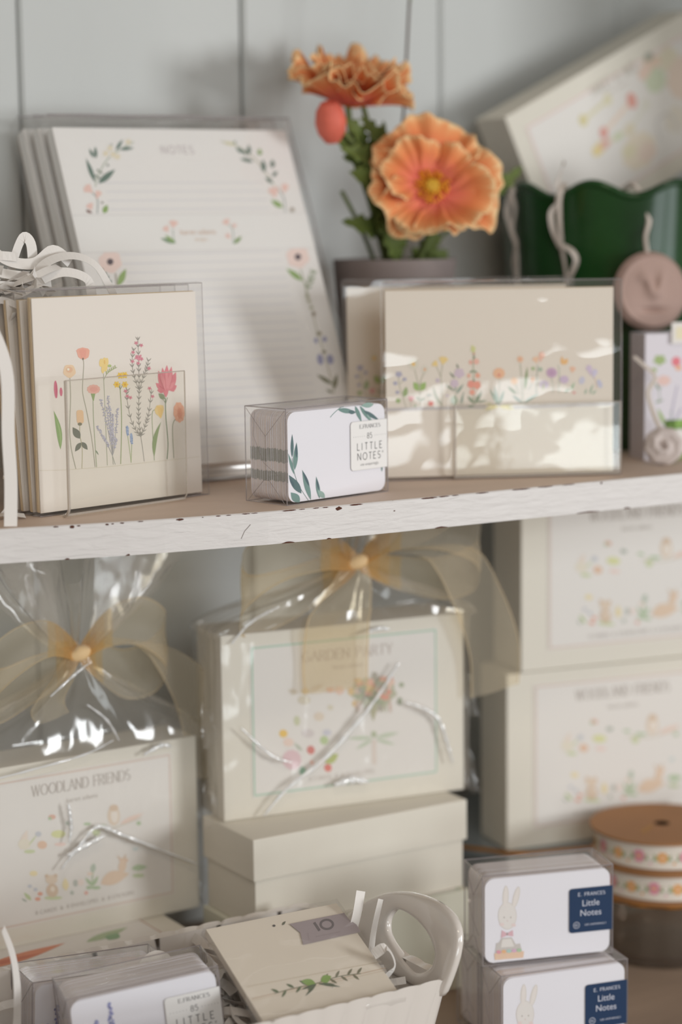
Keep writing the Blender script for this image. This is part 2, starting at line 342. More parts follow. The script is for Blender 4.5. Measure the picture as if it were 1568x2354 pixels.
def shelf():
    m = bpy.data.materials.new('worn_shelf_paint'); m.use_nodes = True; nt = m.node_tree; p = nt.nodes['Principled BSDF']
    N = nt.nodes.new; L = nt.links.new
    tc = N('ShaderNodeTexCoord'); mp = N('ShaderNodeMapping'); mp.inputs['Scale'].default_value = (1, 1, 6); L(tc.outputs['Object'], mp.inputs[0])
    n = N('ShaderNodeTexNoise'); n.inputs['Scale'].default_value = 55; n.inputs['Detail'].default_value = 8; n.inputs['Distortion'].default_value = .6; L(mp.outputs[0], n.inputs['Vector'])
    b = N('ShaderNodeBump'); b.inputs['Strength'].default_value = .8; b.inputs['Distance'].default_value = .0011; L(n.outputs[0], b.inputs['Height']); L(b.outputs[0], p.inputs['Normal'])
    p.inputs['Base Color'].default_value = lin('#dcd8d6'); p.inputs['Roughness'].default_value = .5
    top = mat('shelf_top_paint', '#d8c4b5', .6, .3, bump=.15, scale=120, var=.10, varscale=25, stretch=(.3, 1, 1))
    chip = mat('bare_wood_chip', '#5a3a30', .9, .1)
    root = thing('shelf_board', 'white painted wooden shelf board with chipped front edge, across the middle', 'shelf')
    w = MB(); xs = [-420+20*k for k in range(57)]
    k = 0
    for x0, x1 in zip(xs, xs[1:]):
        a, c = front_edge(x0), front_edge(x1)
        w.face([(x0, a, -18.5), (x1, c, -18.5), (x1, c, -.6), (x0, a, -.6)], m)
        w.face([(x0, a, -.6), (x1, c, -.6), (x1, c+.7, 0), (x0, a+.7, 0)], m)
        w.face([(x0, a+.7, 0), (x1, c+.7, 0), (x1, YW, 0), (x0, YW, 0)], top)
        w.face([(x0, YW, -18.5), (x1, YW, -18.5), (x1, c, -18.5), (x0, a, -18.5)], m)
    w.build('board', root, weld=True)
    ch = MB(); rnd = random.Random(4)
    def chipat(x, wd, ht, z, onfront=True):
        n = 9; up = []; dn = []
        for i in range(n+1):
            t = i/n; e = sin(pi*t)**.5; X = x-wd/2+wd*t; y = front_edge(X)-.12
            up.append((X, y, min(-.05, z+ht/2*e*rnd.uniform(.6, 1)))); dn.append((X, y, z-ht/2*e*rnd.uniform(.5, 1)))
        ch.face(dn+up[::-1], chip)
    # spots read off the photograph, x position along the edge in mm
    for x, wd, ht, z in ((-138, 3, 1.0, -.6), (-129.5, 2.6, 2.2, -1.2), (-126, 2, 1.0, -.8), (-111, 2, 1.3, -1), (-108, 1.6, .8, -.8), (-103, 2.4, 1, -.7), (-93, 3, .7, -.4), (-71, 4.6, 1.4, -.9), (-58, 1, .6, -.6), (-49, 3, .7, -.5), (-43, 3, .6, -.5), (-33, 5, .7, -.4), (-28, 4, .5, -.4),
                         (-7, 9, 1.0, -.4), (1, 4, .5, -.4), (10, 4, .6, -.4), (16, 4, .6, -.5), (24.5, 4.4, 2.6, -1.8), (36, 9, 1.0, -.5), (60, .7, .7, .3), (85, 12, 1.1, -.5), (95, 8, .8, -.4), (103, 5, .7, -.4), (122, 10, .8, -.4), (150, 14, 1.0, -.4), (168, 12, .9, -.3), (185, 10, .7, -.3), (210, 1.6, 1.8, -1.2), (61, 1.2, .8, -6)):
        chipat(x, wd, ht, z)
    for x, wd in ((-132, 4), (-100, 3), (-8, 8), (18, 3), (93, 9), (200, 18), (230, 6)):
        n = 6; ch.face([(x-wd/2+wd*i/n, front_edge(x)-.15, -18.6) for i in range(n+1)]+[(x+wd/2-wd*i/n, front_edge(x)-.15, -18.4+.7*sin(pi*i/n)*rnd.uniform(.6, 1.2)) for i in range(n+1)], chip)
    ch.build('paint_chips', root)
    ch2 = MB()
    ch2.tube([(-36, front_edge(-36)-.1, -14), (-34, front_edge(-34)-.1, -10), (-30.5, front_edge(-30)-.1, -6.5)], .16, mat('hair_crack', '#8d8580', .9), 5)
    ch2.build('crack', root)
    low = MB(); lm = mat('lower_shelf_wood', '#9c8877', .6, .3, bump=.2, scale=90, var=.2, varscale=18, stretch=(.25, 1, 1))
    low.box(-420, 700, -170, YW, -352, -332, lm)
    tag(low.build('shelf_board', bevel=.8), 'brown wooden shelf board under the basket, boxes and glass jar', 'shelf')
c = MB(); c.box(-420, 532, -22, YW, 462, 480, mat('white_painted_boards')); tag(c.build('shelf_board', bevel=.8), 'unseen white board added above the tall notepads to darken the wall top', 'shelf')  # added board, never in view, cuts light coming from above
shelf()

# ================================================================== CARD BOXES (LN)
BW, BD, BH = 81.5, 34, 54.5
def clear_case(parent, w=BW, d=BD, h=BH):
    c = MB(); c.box(0, w, 0, d, 0, h, PVC)
    case = c.build('clear_case', parent)
    e = MB(); r = .33
    V = [(0, 0), (w, 0), (w, d), (0, d)]
    for i in range(4):
        a, b = V[i], V[(i+1) % 4]
        e.tube([(a[0], a[1], 0), (b[0], b[1], 0)], r, PVCE, 6); e.tube([(a[0], a[1], h), (b[0], b[1], h)], r, PVCE, 6)
        e.tube([(a[0], a[1], 0), (a[0], a[1], h)], r, PVCE, 6)
    # folded end flaps on the left and right ends
    for x in (-.15, w+.15):
        e.tube([(x, 1, h-1), (x, d*.5, h*.70), (x, d-1, h-1)], .16, PVCE, 5)
        e.tube([(x, 2, 1), (x, d*.42, h*.24), (x, d*.55, h*.24), (x, d-2, 1)], .16, PVCE, 5)
        e.tube([(x, d*.5, h*.70), (x, d*.5, h*.26)], .1, PVCE, 5)
        e.tube([(x, d*.75, h*.95), (x, d*.8, h*.7), (x, d*.55, h*.42), (x, d*.2, h*.30)], .09, PVCE, 5)
    e.build('folded_edges', case, smooth=True)
    return case
def card_deck(parent, band=None, n=38, seed=1, w=BW, d=BD, h=BH):
    rnd = random.Random(seed); c = MB(); t = (d-3)/n
    for i in range(n):
        y = .5+i*t; dx = rnd.uniform(-.25, .25) if i else 0; dz = rnd.uniform(0, .35) if i else 0
        P = [(u+dx, v+dz) for u, v in rrect(1.6, w-1.6, 1.2, h-2.2, 5.5, 5)]
        c.prism(P, y, y+t*.80, WHITE, mat('card_edges', '#e2d9d7', .8, .2))
        if band:
            for b0, b1 in band:
                j = rnd.uniform(-.5, .5); x = 1.6+dx-.06
                c.face([(x, y+.02, b0*h+j), (x, y+t*.8, b0*h+j), (x, y+t*.8, b1*h+j+rnd.uniform(-.3, .3)), (x, y+.02, b1*h+j)][::-1], ink('#8b8f8a'))
    return c
def ln_label(parent, w=BW):
    # off white sticker with lettering; front at y just ahead of the case
    c = MB(); x0, z0, x1, z1 = w-30.5, 14.8, w+.0, 43.2
    o = -.12; P = [(x1, z0), (x1, z1)]+[(x0+2.2-2.2*sin(a), z1-2.2+2.2*cos(a)) for a in [k*pi/12 for k in range(7)]]+[(x0+2.2-2.2*cos(a), z0+2.2-2.2*sin(a)) for a in [k*pi/12 for k in range(7)]]
    c.face([(u, o, v) for u, v in P][::-1], mat('sticker_paper', '#eceae8', .5, .35))
    a = Art(c, off=.17); K = '#3a3a3e'
    Q = P[1:]; a.line(P[1:]+[P[0]], .16, '#b9b5b2')
    a.letters('E.FRANCES', x0+16, 39.0, 2.1, K, w=.15, serif=True, space=.2, maxw=17, contrast=.4)
    for k in range(6): a.ell(x0+2.4+k*1.75, 34.3, .18, .18, K, n=8); a.ell(x0+19.8+k*1.75, 34.3, .18, .18, K, n=8)
    a.letters('85', x0+15.6, 32.9, 3.1, K, w=.1, space=.18)
    a.letters('LITTLE', x0+15.6, 26.4, 4.0, K, w=.1, space=.55, maxw=20.5)
    a.letters('NOTES', x0+15.0, 20.6, 4.0, K, w=.1, space=.38, maxw=19)
    a.line([(u, v) for u, v in arc(x0+26.3, 24.2, .5, .5, 0, 360, 12)], .14, K)
    a.text('R', x0+26.3, 23.9, .5, K)
    a.text('use unsparingly.', x0+15.4, 17.2, 1.75, K, bold=-.012)
    return c.build('sticker', parent)
def leafy_print(c):
    H = homog(((508, 315), (1345, 240), (1345, 965), (510, 1065)), ((1.6, 52.3), (79.9, 52.3), (79.9, 1.2), (1.6, 1.2)))
    a = Art(c, H, lambda u, v, o: (u, .5-o, v)); D, M, L = '#3f5f66', '#5f8582', '#86a8a0'
    a.curve([(545, 690), (560, 800), (600, 920), (680, 1045)], 5, '#6b7f80')
    for x0, y0, x1, y1, w, c1 in ((545, 685, 548, 490, 26, D), (565, 790, 585, 560, 40, M), (560, 825, 512, 650, 24, M), (620, 985, 515, 830, 60, D), (700, 1040, 630, 788, 44, M), (775, 1030, 748, 845, 34, M), (820, 1026, 760, 960, 46, L), (604, 1058, 530, 975, 66, M)):
        a.layer(1).leaf(x0, y0, x1, y1, w, c1)
    for x0, y0, x1, y1, w in ((690, 930, 632, 795, 22), (580, 690, 583, 570, 18), (770, 960, 750, 860, 16), (560, 930, 518, 850, 22)): a.layer(2).leaf(x0, y0, x1, y1, w, '#33505c')
    a.layer(0); a.curve([(875, 355), (910, 318), (960, 278), (990, 268)], 5, M)
    a.layer(1)
    for x0, y0, x1, y1, w, c1 in ((940, 290, 1095, 315, 42, M), (1090, 262, 1145, 400, 34, M), (1130, 262, 1225, 395, 32, M), (1160, 300, 1300, 385, 34, D), (1250, 250, 1140, 262, 44, L), (1190, 330, 1240, 395, 14, L), (1316, 815, 1316, 740, 14, M), (1294, 772, 1294, 735, 8, M)): a.leaf(x0, y0, x1, y1, w, c1)
    a.layer(2).leaf(1030, 312, 1096, 315, 34, D)
root = thing('note_card_box', 'small clear box of rounded note cards with teal leaves, alone on front of shelf', 'note card box', (0, 0, 0.1), (0, 0, radians(12.6)))
clear_case(root)
d = card_deck(root, band=((.24, .34), (.44, .575)))
leafy_print(d); d.build('card_stack', root)
ln_label(root)

def lavender_print(c):
    a = Art(c, None, lambda u, v, o: (u, .5-o, v)); P, Q = '#8388c0', '#6c6fa8'; rnd = random.Random(3)
    for x, z, h in ((14, 8, 32), (22, 10, 38), (9, 6, 24), (28, 6, 26), (18, 4, 20)):
        a.layer(0).curve([(x+3, 2), (x+1, z+h*.4), (x, z+h)], .5, '#8fa59a')
        for k in range(22):
            t = k/22; zz = z+h*(.45+.55*t); a.layer(1 + k % 2).ell(x+rnd.uniform(-1.9, 1.9)*(1-t*.6), zz, 1.0, .8, (P, Q, '#a7a9d4')[k % 3], rnd.uniform(0, 90), 8)
def placed(name, label, cat, topFL, yaw, roll, tilt=0, group=None, h=BH):
    e = Euler((radians(tilt), -radians(roll), radians(yaw)), 'XYZ'); b = Vector(topFL) - e.to_matrix() @ Vector((0, 0, h))
    return thing(name, label, cat, b, e, group)
lav = placed('note_card_box', 'clear note card box with lavender sprigs, front one in the white basket, sticker facing out', 'note card box', (-168, -53, -237), -12.5, 5.2)
clear_case(lav); d = card_deck(lav, seed=5); lavender_print(d); d.build('card_stack', lav); ln_label(lav)
lav2 = copy_tree(lav); lav2.location = Vector(lav2.location)*0
e2 = Euler((0, radians(2.4), radians(-4)), 'XYZ'); lav2.rotation_euler = e2; lav2.location = (Vector((-164, -1, -245)) - e2.to_matrix() @ Vector((0, 0, BH)))*S
tag(lav2, 'clear note card box with lavender sprigs, standing behind the front one in the basket', 'note card box')

def bunny_print(c, box=True):
    FADE[0] = .42
    a = Art(c, homog(((215, 745), (1415, 580), (1410, 1330), (235, 1495)), ((1.6, 52.3), (79.9, 52.3), (79.9, 1.2), (1.6, 1.2))), lambda u, v, o: (u, .5-o, v))
    g = '#cfc8c6'; w = 7
    a.layer(1).ell(435, 1060, 84, 118, '#e6e2e4'); a.layer(0).ell(435, 1060, 90, 124, g)
    for cx, ro in ((415, 2), (515, 14)): a.layer(0).ell(cx, 890, 30, 104, '#d8d2d0', ro); a.layer(1).ell(cx, 890, 20, 92, '#e9e2e2', ro)
    a.layer(2).ell(385, 1140, 22, 16, '#e9cfd2'); a.ell(495, 1140, 22, 16, '#e9cfd2'); a.ell(405, 1075, 5, 8, '#8f8785'); a.ell(468, 1072, 5, 8, '#8f8785'); a.ell(437, 1105, 6, 4, '#c79a9c')
    a.layer(3).poly([(435, 1215), (385, 1190), (378, 1260), (435, 1235)], '#d79ab0'); a.poly([(437, 1215), (490, 1185), (495, 1240), (437, 1235)], '#d79ab0'); a.ell(436, 1222, 9, 12, '#7f6a72')
    a.layer(2).poly([(385, 1260), (480, 1250), (520, 1310), (560, 1300), (585, 1390), (325, 1400), (335, 1310), (360, 1300)], '#b9b3b4'); a.layer(3).poly([(392, 1272), (475, 1262), (505, 1330), (380, 1345)], '#e3e0e0')
    a.layer(4).poly([(318, 1400), (598, 1368), (592, 1425), (325, 1458)], '#e3b48f')
    for k, cc in enumerate(('#d9718f', '#e59a55', '#8fbfb8', '#cf8fc0', '#86b98a')): a.layer(5).ell(360+k*48, 1385-k*6, 22, 16, cc)
    FADE[0] = .18
    return c
def navy_label(parent, w=BW):
    c = MB(); x0, x1, z0, z1 = w-27.5, w+.4, 14.6, 41.8; N = mat('navy_sticker', '#1b3557', .55, .35)
    P = [(x1, z0), (x1, z1)]+[(x0+2-2*sin(a), z1-2+2*cos(a)) for a in [k*pi/12 for k in range(7)]]+[(x0+2-2*cos(a), z0+2-2*sin(a)) for a in [k*pi/12 for k in range(7)]]
    c.face([(u, -.12, v) for u, v in P][::-1], N); a = Art(c, off=.17); K = '#c9cfe0'
    a.letters('E. FRANCES', x0+14.2, 37.0, 1.9, K, w=.15, serif=True, space=.26, maxw=17)
    a.text('Little', x0+13.6, 30.6, 3.9, K); a.text('Notes', x0+13.6, 24.6, 3.9, K)
    a.line([(u, v) for u, v in arc(x0+4.6, 19.2, 1.9, 1.9, 0, 360, 16)], .3, K); a.text('85', x0+4.6, 18.5, 1.5, K)
    a.text('USE UNSPARINGLY', x0+16.6, 18.5, 1.15, K)
    return c.build('sticker', parent)
bun = thing('note_card_box', 'clear note card box with bunny drawing, top of the stack beside ribbon spools', 'note card box', (101.6, -45.8, -276.8), (0, 0, radians(-17.4)))
clear_case(bun); d = card_deck(bun, seed=8); bunny_print(d); d.build('card_stack', bun); navy_label(bun)
for loc, yw, lab in (((101.5, -64, -331.8), -13, 'clear note card box with bunny drawing, directly under the top one of the stack'), ((112, -26.5, -331.8), -14, 'clear note card box at bottom back of the stack, seen only by its left end')):
    c = copy_tree(bun); c.location = Vector(loc)*S; c.rotation_euler = (0, 0, radians(yw)); tag(c, lab, 'note card box')

# ================================================================== LEFT GREETING CARD PACKS
def meadow_print(c, to3):
    FADE[0] = .24
    H0 = homog(((95, 679), (477, 686), (468, 1133), (95, 1184)), ((0, 118), (118, 118), (118, 0), (0, 0)))
    a = Art(c, lambda x, y: H0(100+x/4.356, 760+y/4.356), to3); ST = '#a6a392'; GR = '#7d9464'; DG = '#5c6155'
    a.layer(0)
    a.curve([(345, 490), (342, 700), (318, 1000), (325, 1200), (362, 1400)], 9, ST)
    a.curve([(490, 310), (494, 370), (470, 600), (478, 700), (500, 820), (540, 1100), (560, 1382)], 8, ST)
    a.curve([(425, 960), (420, 1060), (437, 1200), (425, 1395)], 7, '#b3ac8a')
    a.curve([(572, 730), (568, 900), (570, 1100), (575, 1382)], 8, '#9ea88a')
    a.curve([(692, 460), (690, 800), (685, 1366)], 6, '#a0a78c'); a.curve([(692, 520), (740, 450), (832, 402)], 5, '#8c9a6a')
    for k in range(6): a.leaf(722+k*18, 470-k*11, 722+k*18, 425-k*10, 10, '#8fa05c')
    a.curve([(852, 560), (852, 900), (820, 1355)], 8, '#8fa070'); a.curve([(852, 620), (835, 570)], 5, DG); a.curve([(855, 620), (890, 560)], 5, DG)
    a.curve([(925, 1342), (915, 1200), (902, 1060)], 6, '#9bb07a'); a.curve([(925, 1342), (942, 1140)], 6, '#9bb07a')
    a.curve([(1155, 1322), (1155, 900), (1182, 830)], 6, '#86986a'); a.curve([(1295, 720), (1290, 900), (1297, 1150), (1280, 1310)], 9, '#5f7350'); a.curve([(1388, 918), (1350, 1000), (1346, 1302)], 6, '#6f7a55')
    a.layer(1)
    a.blob(343, 422, 64, 66, '#f0cba4', 5, .05); a.layer(2).ell(343, 408, 34, 30, '#e8b48e'); a.layer(3).ell(331, 404, 13, 13, '#f6f0d8')
    a.layer(1).poly([(424, 218), (445, 200), (470, 196), (490, 190), (520, 197), (545, 203), (562, 222), (556, 262), (545, 292), (510, 310), (470, 306), (442, 285)], '#f0a48e')
    a.layer(2).poly([(455, 215), (490, 205), (530, 218), (515, 290), (490, 305), (470, 295)], '#ec9784'); a.ell(489, 305, 9, 12, '#6a5d4e')
    a.layer(1).ell(192, 602, 19, 90, '#d4607c'); a.layer(2).ell(200, 610, 6, 78, '#c04a66'); a.layer(1).ell(246, 628, 15, 44, '#d4607c')
    a.layer(1).leaf(212, 1205, 160, 815, 56, '#7ea25c', 18); a.layer(2).leaf(212, 1190, 172, 880, 18, '#94b46e', 22)
    a.layer(1).poly([(p[0], p[1]) for p in rrect(395, 467, 815, 950, 26)], '#efc296'); a.layer(2).ell(425, 955, 22, 16, '#6e6a52')
    for q in ((418, 1100, 350, 985, 72), (428, 1140, 362, 1228, 48), (436, 1135, 492, 1212, 48)): a.layer(1).leaf(*q, '#5c6155')
    a.layer(1).blob(583, 612, 66, 46, '#f0ada0', 11, .06); a.layer(2).blob(585, 612, 40, 26, '#eb9d92', 9, .1); a.layer(1).poly([(553, 655), (598, 655), (580, 725), (572, 730)], '#84a060')
    for cx, cy, rx, ry in ((673, 350, 20, 42), (705, 345, 22, 46), (730, 350, 18, 46), (690, 410, 18, 48), (715, 400, 20, 40)): a.layer(1).ell(cx, cy, rx, ry, '#f3d27c', 8)
    a.layer(2).ell(708, 345, 8, 22, '#e9b95a'); a.layer(1).ell(757, 385, 20, 14, '#a9bd70')
    for cx, cy in ((860, 485), (905, 482), (820, 572), (902, 575)):
        a.layer(1).daisy(cx, cy, 36, 6, '#f7c93c', '#e8a01c', .62, .32)
    rnd = random.Random(5)
    for top in ((652, 715), (725, 688), (703, 790), (760, 868), (815, 815), (603, 985), (655, 1085), (785, 1100), (728, 1040), (752, 985), (735, 790)):
        pts = [(742, 1275), ((742+top[0])/2+8, (1275+top[1])/2), top]; a.layer(0).curve(pts, 4, '#9c9aa0'); P = catmull([(x, y, 0) for x, y in pts], 10)
        for p in P[int(len(P)*.5):]:
            for q in range(3): a.layer(1+q).ell(p.x+rnd.uniform(-12, 12), p.y+rnd.uniform(-9, 9), 7, 6, ('#b3b2cc', '#a3a2be', '#c2c0d4')[q], n=7)
    a.layer(0).curve([(742, 1275), (745, 1360)], 5, '#8f968a'); a.curve([(742, 1275), (765, 1360)], 5, '#8f968a'); a.layer(1).leaf(572, 1215, 602, 1265, 14, '#7b8a74')
    for cx, cy, h in ((904, 1030, 52), (940, 1108, 56)):
        a.layer(1).ell(cx, cy, 14, h, '#8ba3cf')
        for k in range(16): a.layer(2).ell(cx+rnd.uniform(-12, 12), cy+rnd.uniform(-h*.9, h*.9), 6, 6, ('#6f87bb', '#a9bbe0')[k % 2], n=7)
    HC = '#85817a'
    br = [[(1055, 1330), (1045, 1200), (1034, 1092)], [(1034, 1092), (1022, 950), (1028, 800), (1042, 640)], [(1034, 1092), (990, 1030), (940, 900), (915, 700), (925, 625)], [(1034, 1092), (1085, 980), (1125, 860), (1165, 630)],
          [(1042, 640), (1048, 480), (1052, 300), (1055, 110)], [(1042, 640), (1000, 500), (985, 360), (1010, 220)], [(1042, 640), (1090, 510), (1125, 430), (1150, 340)]]
    for k, b in enumerate(br):
        a.layer(1).curve(b, 4.5, HC)
        if k: a.layer(1).sprig(b, 46, 8, HC, 9 if k < 5 else 8, True, .55)
    for p in ((1060, 310), (1085, 195), (1000, 260), (1045, 370), (1035, 310), (1080, 330), (1035, 170), (920, 690), (950, 705), (1170, 700), (1145, 620), (905, 640), (1150, 425), (990, 350)): a.layer(2).blob(p[0], p[1], 17, 15, '#d97f92', 5, .35, 20); a.layer(3).ell(p[0], p[1], 6, 6, '#c5566f', n=8)
    a.layer(2).blob(1055, 315, 34, 26, '#e07f95', 5, .3, 24)
    for q in ((1290, 640, 1240, 450, 62), (1300, 640, 1282, 420, 60), (1310, 640, 1327, 398, 66), (1320, 640, 1372, 415, 60), (1330, 650, 1412, 470, 70), (1290, 640, 1208, 570, 60), (1290, 650, 1218, 640, 50), (1340, 640, 1412, 600, 60), (1330, 600, 1385, 660, 50), (1305, 600, 1300, 715, 50)):
        a.layer(1).leaf(*q, '#e0707f')
    for q in ((1300, 650, 1262, 470, 40), (1312, 640, 1318, 440, 38), (1325, 640, 1362, 470, 40), (1320, 640, 1398, 560, 40)): a.layer(2).leaf(*q, '#e8858f')
    for q in ((1295, 655, 1235, 480, 4), (1306, 650, 1300, 460, 4), (1330, 645, 1380, 500, 4), (1300, 640, 1225, 590, 4)): a.layer(3).leaf(*q, '#c9505f')
    a.layer(1).leaf(1290, 728, 1230, 672, 50, '#7f8f6c'); a.curve([(1295, 770), (1270, 730)], 5, '#6c7c58'); a.curve([(1295, 770), (1316, 715)], 5, '#6c7c58')
    a.layer(1).poly([(1182, 830), (1205, 790), (1240, 783), (1272, 792), (1275, 830), (1258, 880), (1240, 918), (1215, 890), (1192, 868)], '#f4d084'); a.layer(2).poly([(1205, 792), (1240, 800), (1262, 835), (1240, 915), (1222, 880)], '#efc26c')
    a.layer(1).leaf(1155, 1290, 1240, 950, 42, '#7f9460', -26)
    a.layer(1).blob(1420, 860, 54, 98, '#eda583', 9, .05); a.layer(2).blob(1425, 870, 24, 56, '#e08a68', 7, .1)
    for k in range(7): a.layer(3).line([(1420, 870), (1420+46*cos(k*.9), 865+86*sin(k*.9))], 2.5, '#cf7350')
    a.layer(0).line([(-20, 1415), (230, 1412), (700, 1380), (1415, 1308), (1590, 1290)], 5, '#d8cdb9')
def card_pack(root, w, h, ncards, t, edge, printer=None, zoff=2, body=CREAM, lean=0):
    """cards with folded edges + clear sleeve, front face at y=0"""
    rnd = random.Random(int(w)+ncards); c = MB(); y = .8
    for i in range(ncards):
        dx = rnd.uniform(-.4, .4) if i else 0; dz = rnd.uniform(0, .5) if i else 0
        c.box(dx, w+dx, y, y+t*.62, zoff+dz, zoff+h+dz, body if i == 0 else edge); y += t
    if printer: printer(c, lambda u, v, o: (u, .8-o, v+zoff))
    c.build('card_set', root, bevel=.15)
    D = y+1.2; s = MB()
    def pt(u, v, side):
        x = -1.2+(w+6)*u; z = .3+(h+6.5)*v
        b = (sin(pi*min(1, max(0, u)))**.6)*(sin(pi*min(1, v*1.0))**.6)
        wr = .5*noise.noise(Vector((u*4, v*3, side*7+w)))
        if side == 0: return (x, .45-.6*b+wr*.8-.15, z)
        return (x, D+.2*b, z)
    # front and back skins joined by a side gusset
    s.grid(lambda u, v: pt(u, v, 0), 28, 28, SLEEVE); s.grid(lambda u, v: pt(1-u, v, 1), 4, 4, SLEEVE)
    for u in (0, 1): s.grid(lambda a, b: (lambda p, q: (p[0]+(-1 if u == 0 else 1)*1.6*sin(pi*a), p[1]+(q[1]-p[1])*a, p[2]))(pt(u, b, 0), pt(u, b, 1)), 8, 24, SLEEVE)
    s.grid(lambda a, b: (lambda p, q: (p[0], p[1]+(q[1]-p[1])*a, p[2]+.8*sin(pi*a)))(pt(b, 1, 0), pt(b, 1, 1)), 6, 24, SLEEVE)
    s.grid(lambda a, b: (lambda p, q: (p[0], p[1]+(q[1]-p[1])*a, p[2]))(pt(b, 0, 0), pt(b, 0, 1)), 2, 24, SLEEVE)
    sl = s.build('clear_sleeve', root, smooth=True, angle=60)
    e = MB()
    e.tube([pt(k/20, 1, 0) for k in range(21)], .22, PVCE, 5); e.tube([pt(1, k/20, 0) for k in range(21)], .16, PVCE, 5); e.tube([pt(k/20, 0, 0) for k in range(21)], .3, PVCE, 5)
    e.build('sealed_edge', sl, smooth=True)
    return D
yw = radians(13.4)
front = thing('card_pack', 'clear sleeve of cream cards printed with tall garden flowers, front of left stack', 'card pack', (-131, 41.5, .1), (radians(-1.2), 0, yw))
Dp = card_pack(front, 118, 117, 3, 1.35, KRAFTE, meadow_print)
plain = thing('card_pack', 'clear sleeve of cream cards right behind the front flower pack', 'card pack')
card_pack(plain, 117, 116, 3, 1.35, KRAFTE)
for k, (gap, ln, lab) in enumerate(((6.6, -3.2, None), (13.2, -5.0, 'clear sleeve of cream cards, third from the front of the left stack'), (20.2, -7.2, 'clear sleeve of cream cards at the very back of the left stack, leaning most'))):
    o = plain if k == 0 else copy_tree(plain)
    o.location = Vector((-131-gap*sin(yw)*1.0-1.2*k, 41.5+gap*cos(yw), .1+k*.2))*S; o.rotation_euler = (radians(ln), 0, yw)
    if lab: tag(o, lab, 'card pack')

def acrylic_stand(w, hf, depth, label, loc, rot):
    root = thing('acrylic_stand', label, 'display stand', loc, rot)
    prof = [(-.2, hf), (-1.5, hf), (-1.5, 6)]+[(-1.5+5*(1-cos(a)), 6-5*sin(a)-.0) for a in [k*pi/12 for k in range(1, 7)]]+[(depth, .9), (depth, 9)]
    c = MB()
    for (a0, b0), (a1, b1) in zip(prof[1:], prof[2:]): c.face([(0, a0, b0), (w, a0, b0), (w, a1, b1), (0, a1, b1)], ACR)
    c.build('bent_sheet', root, weld=True)
    e = MB()
    for x in (0, w): e.tube([(x, a, b) for a, b in prof[1:-2]], .95 if x == 0 else .5, ACRE, 6)
    e.tube([(0, -1.5, hf), (w, -1.5, hf)], .35, ACRE, 6); e.tube([(0, .4, 1.6), (w, .4, 1.6)], .7, ACRE, 6)
    e.build('polished_edge', root, smooth=True)
acrylic_stand(88, 75, 36, 'clear acrylic easel lip holding the tall flower card packs', (-121, 30, 0), (0, 0, radians(15.5)))

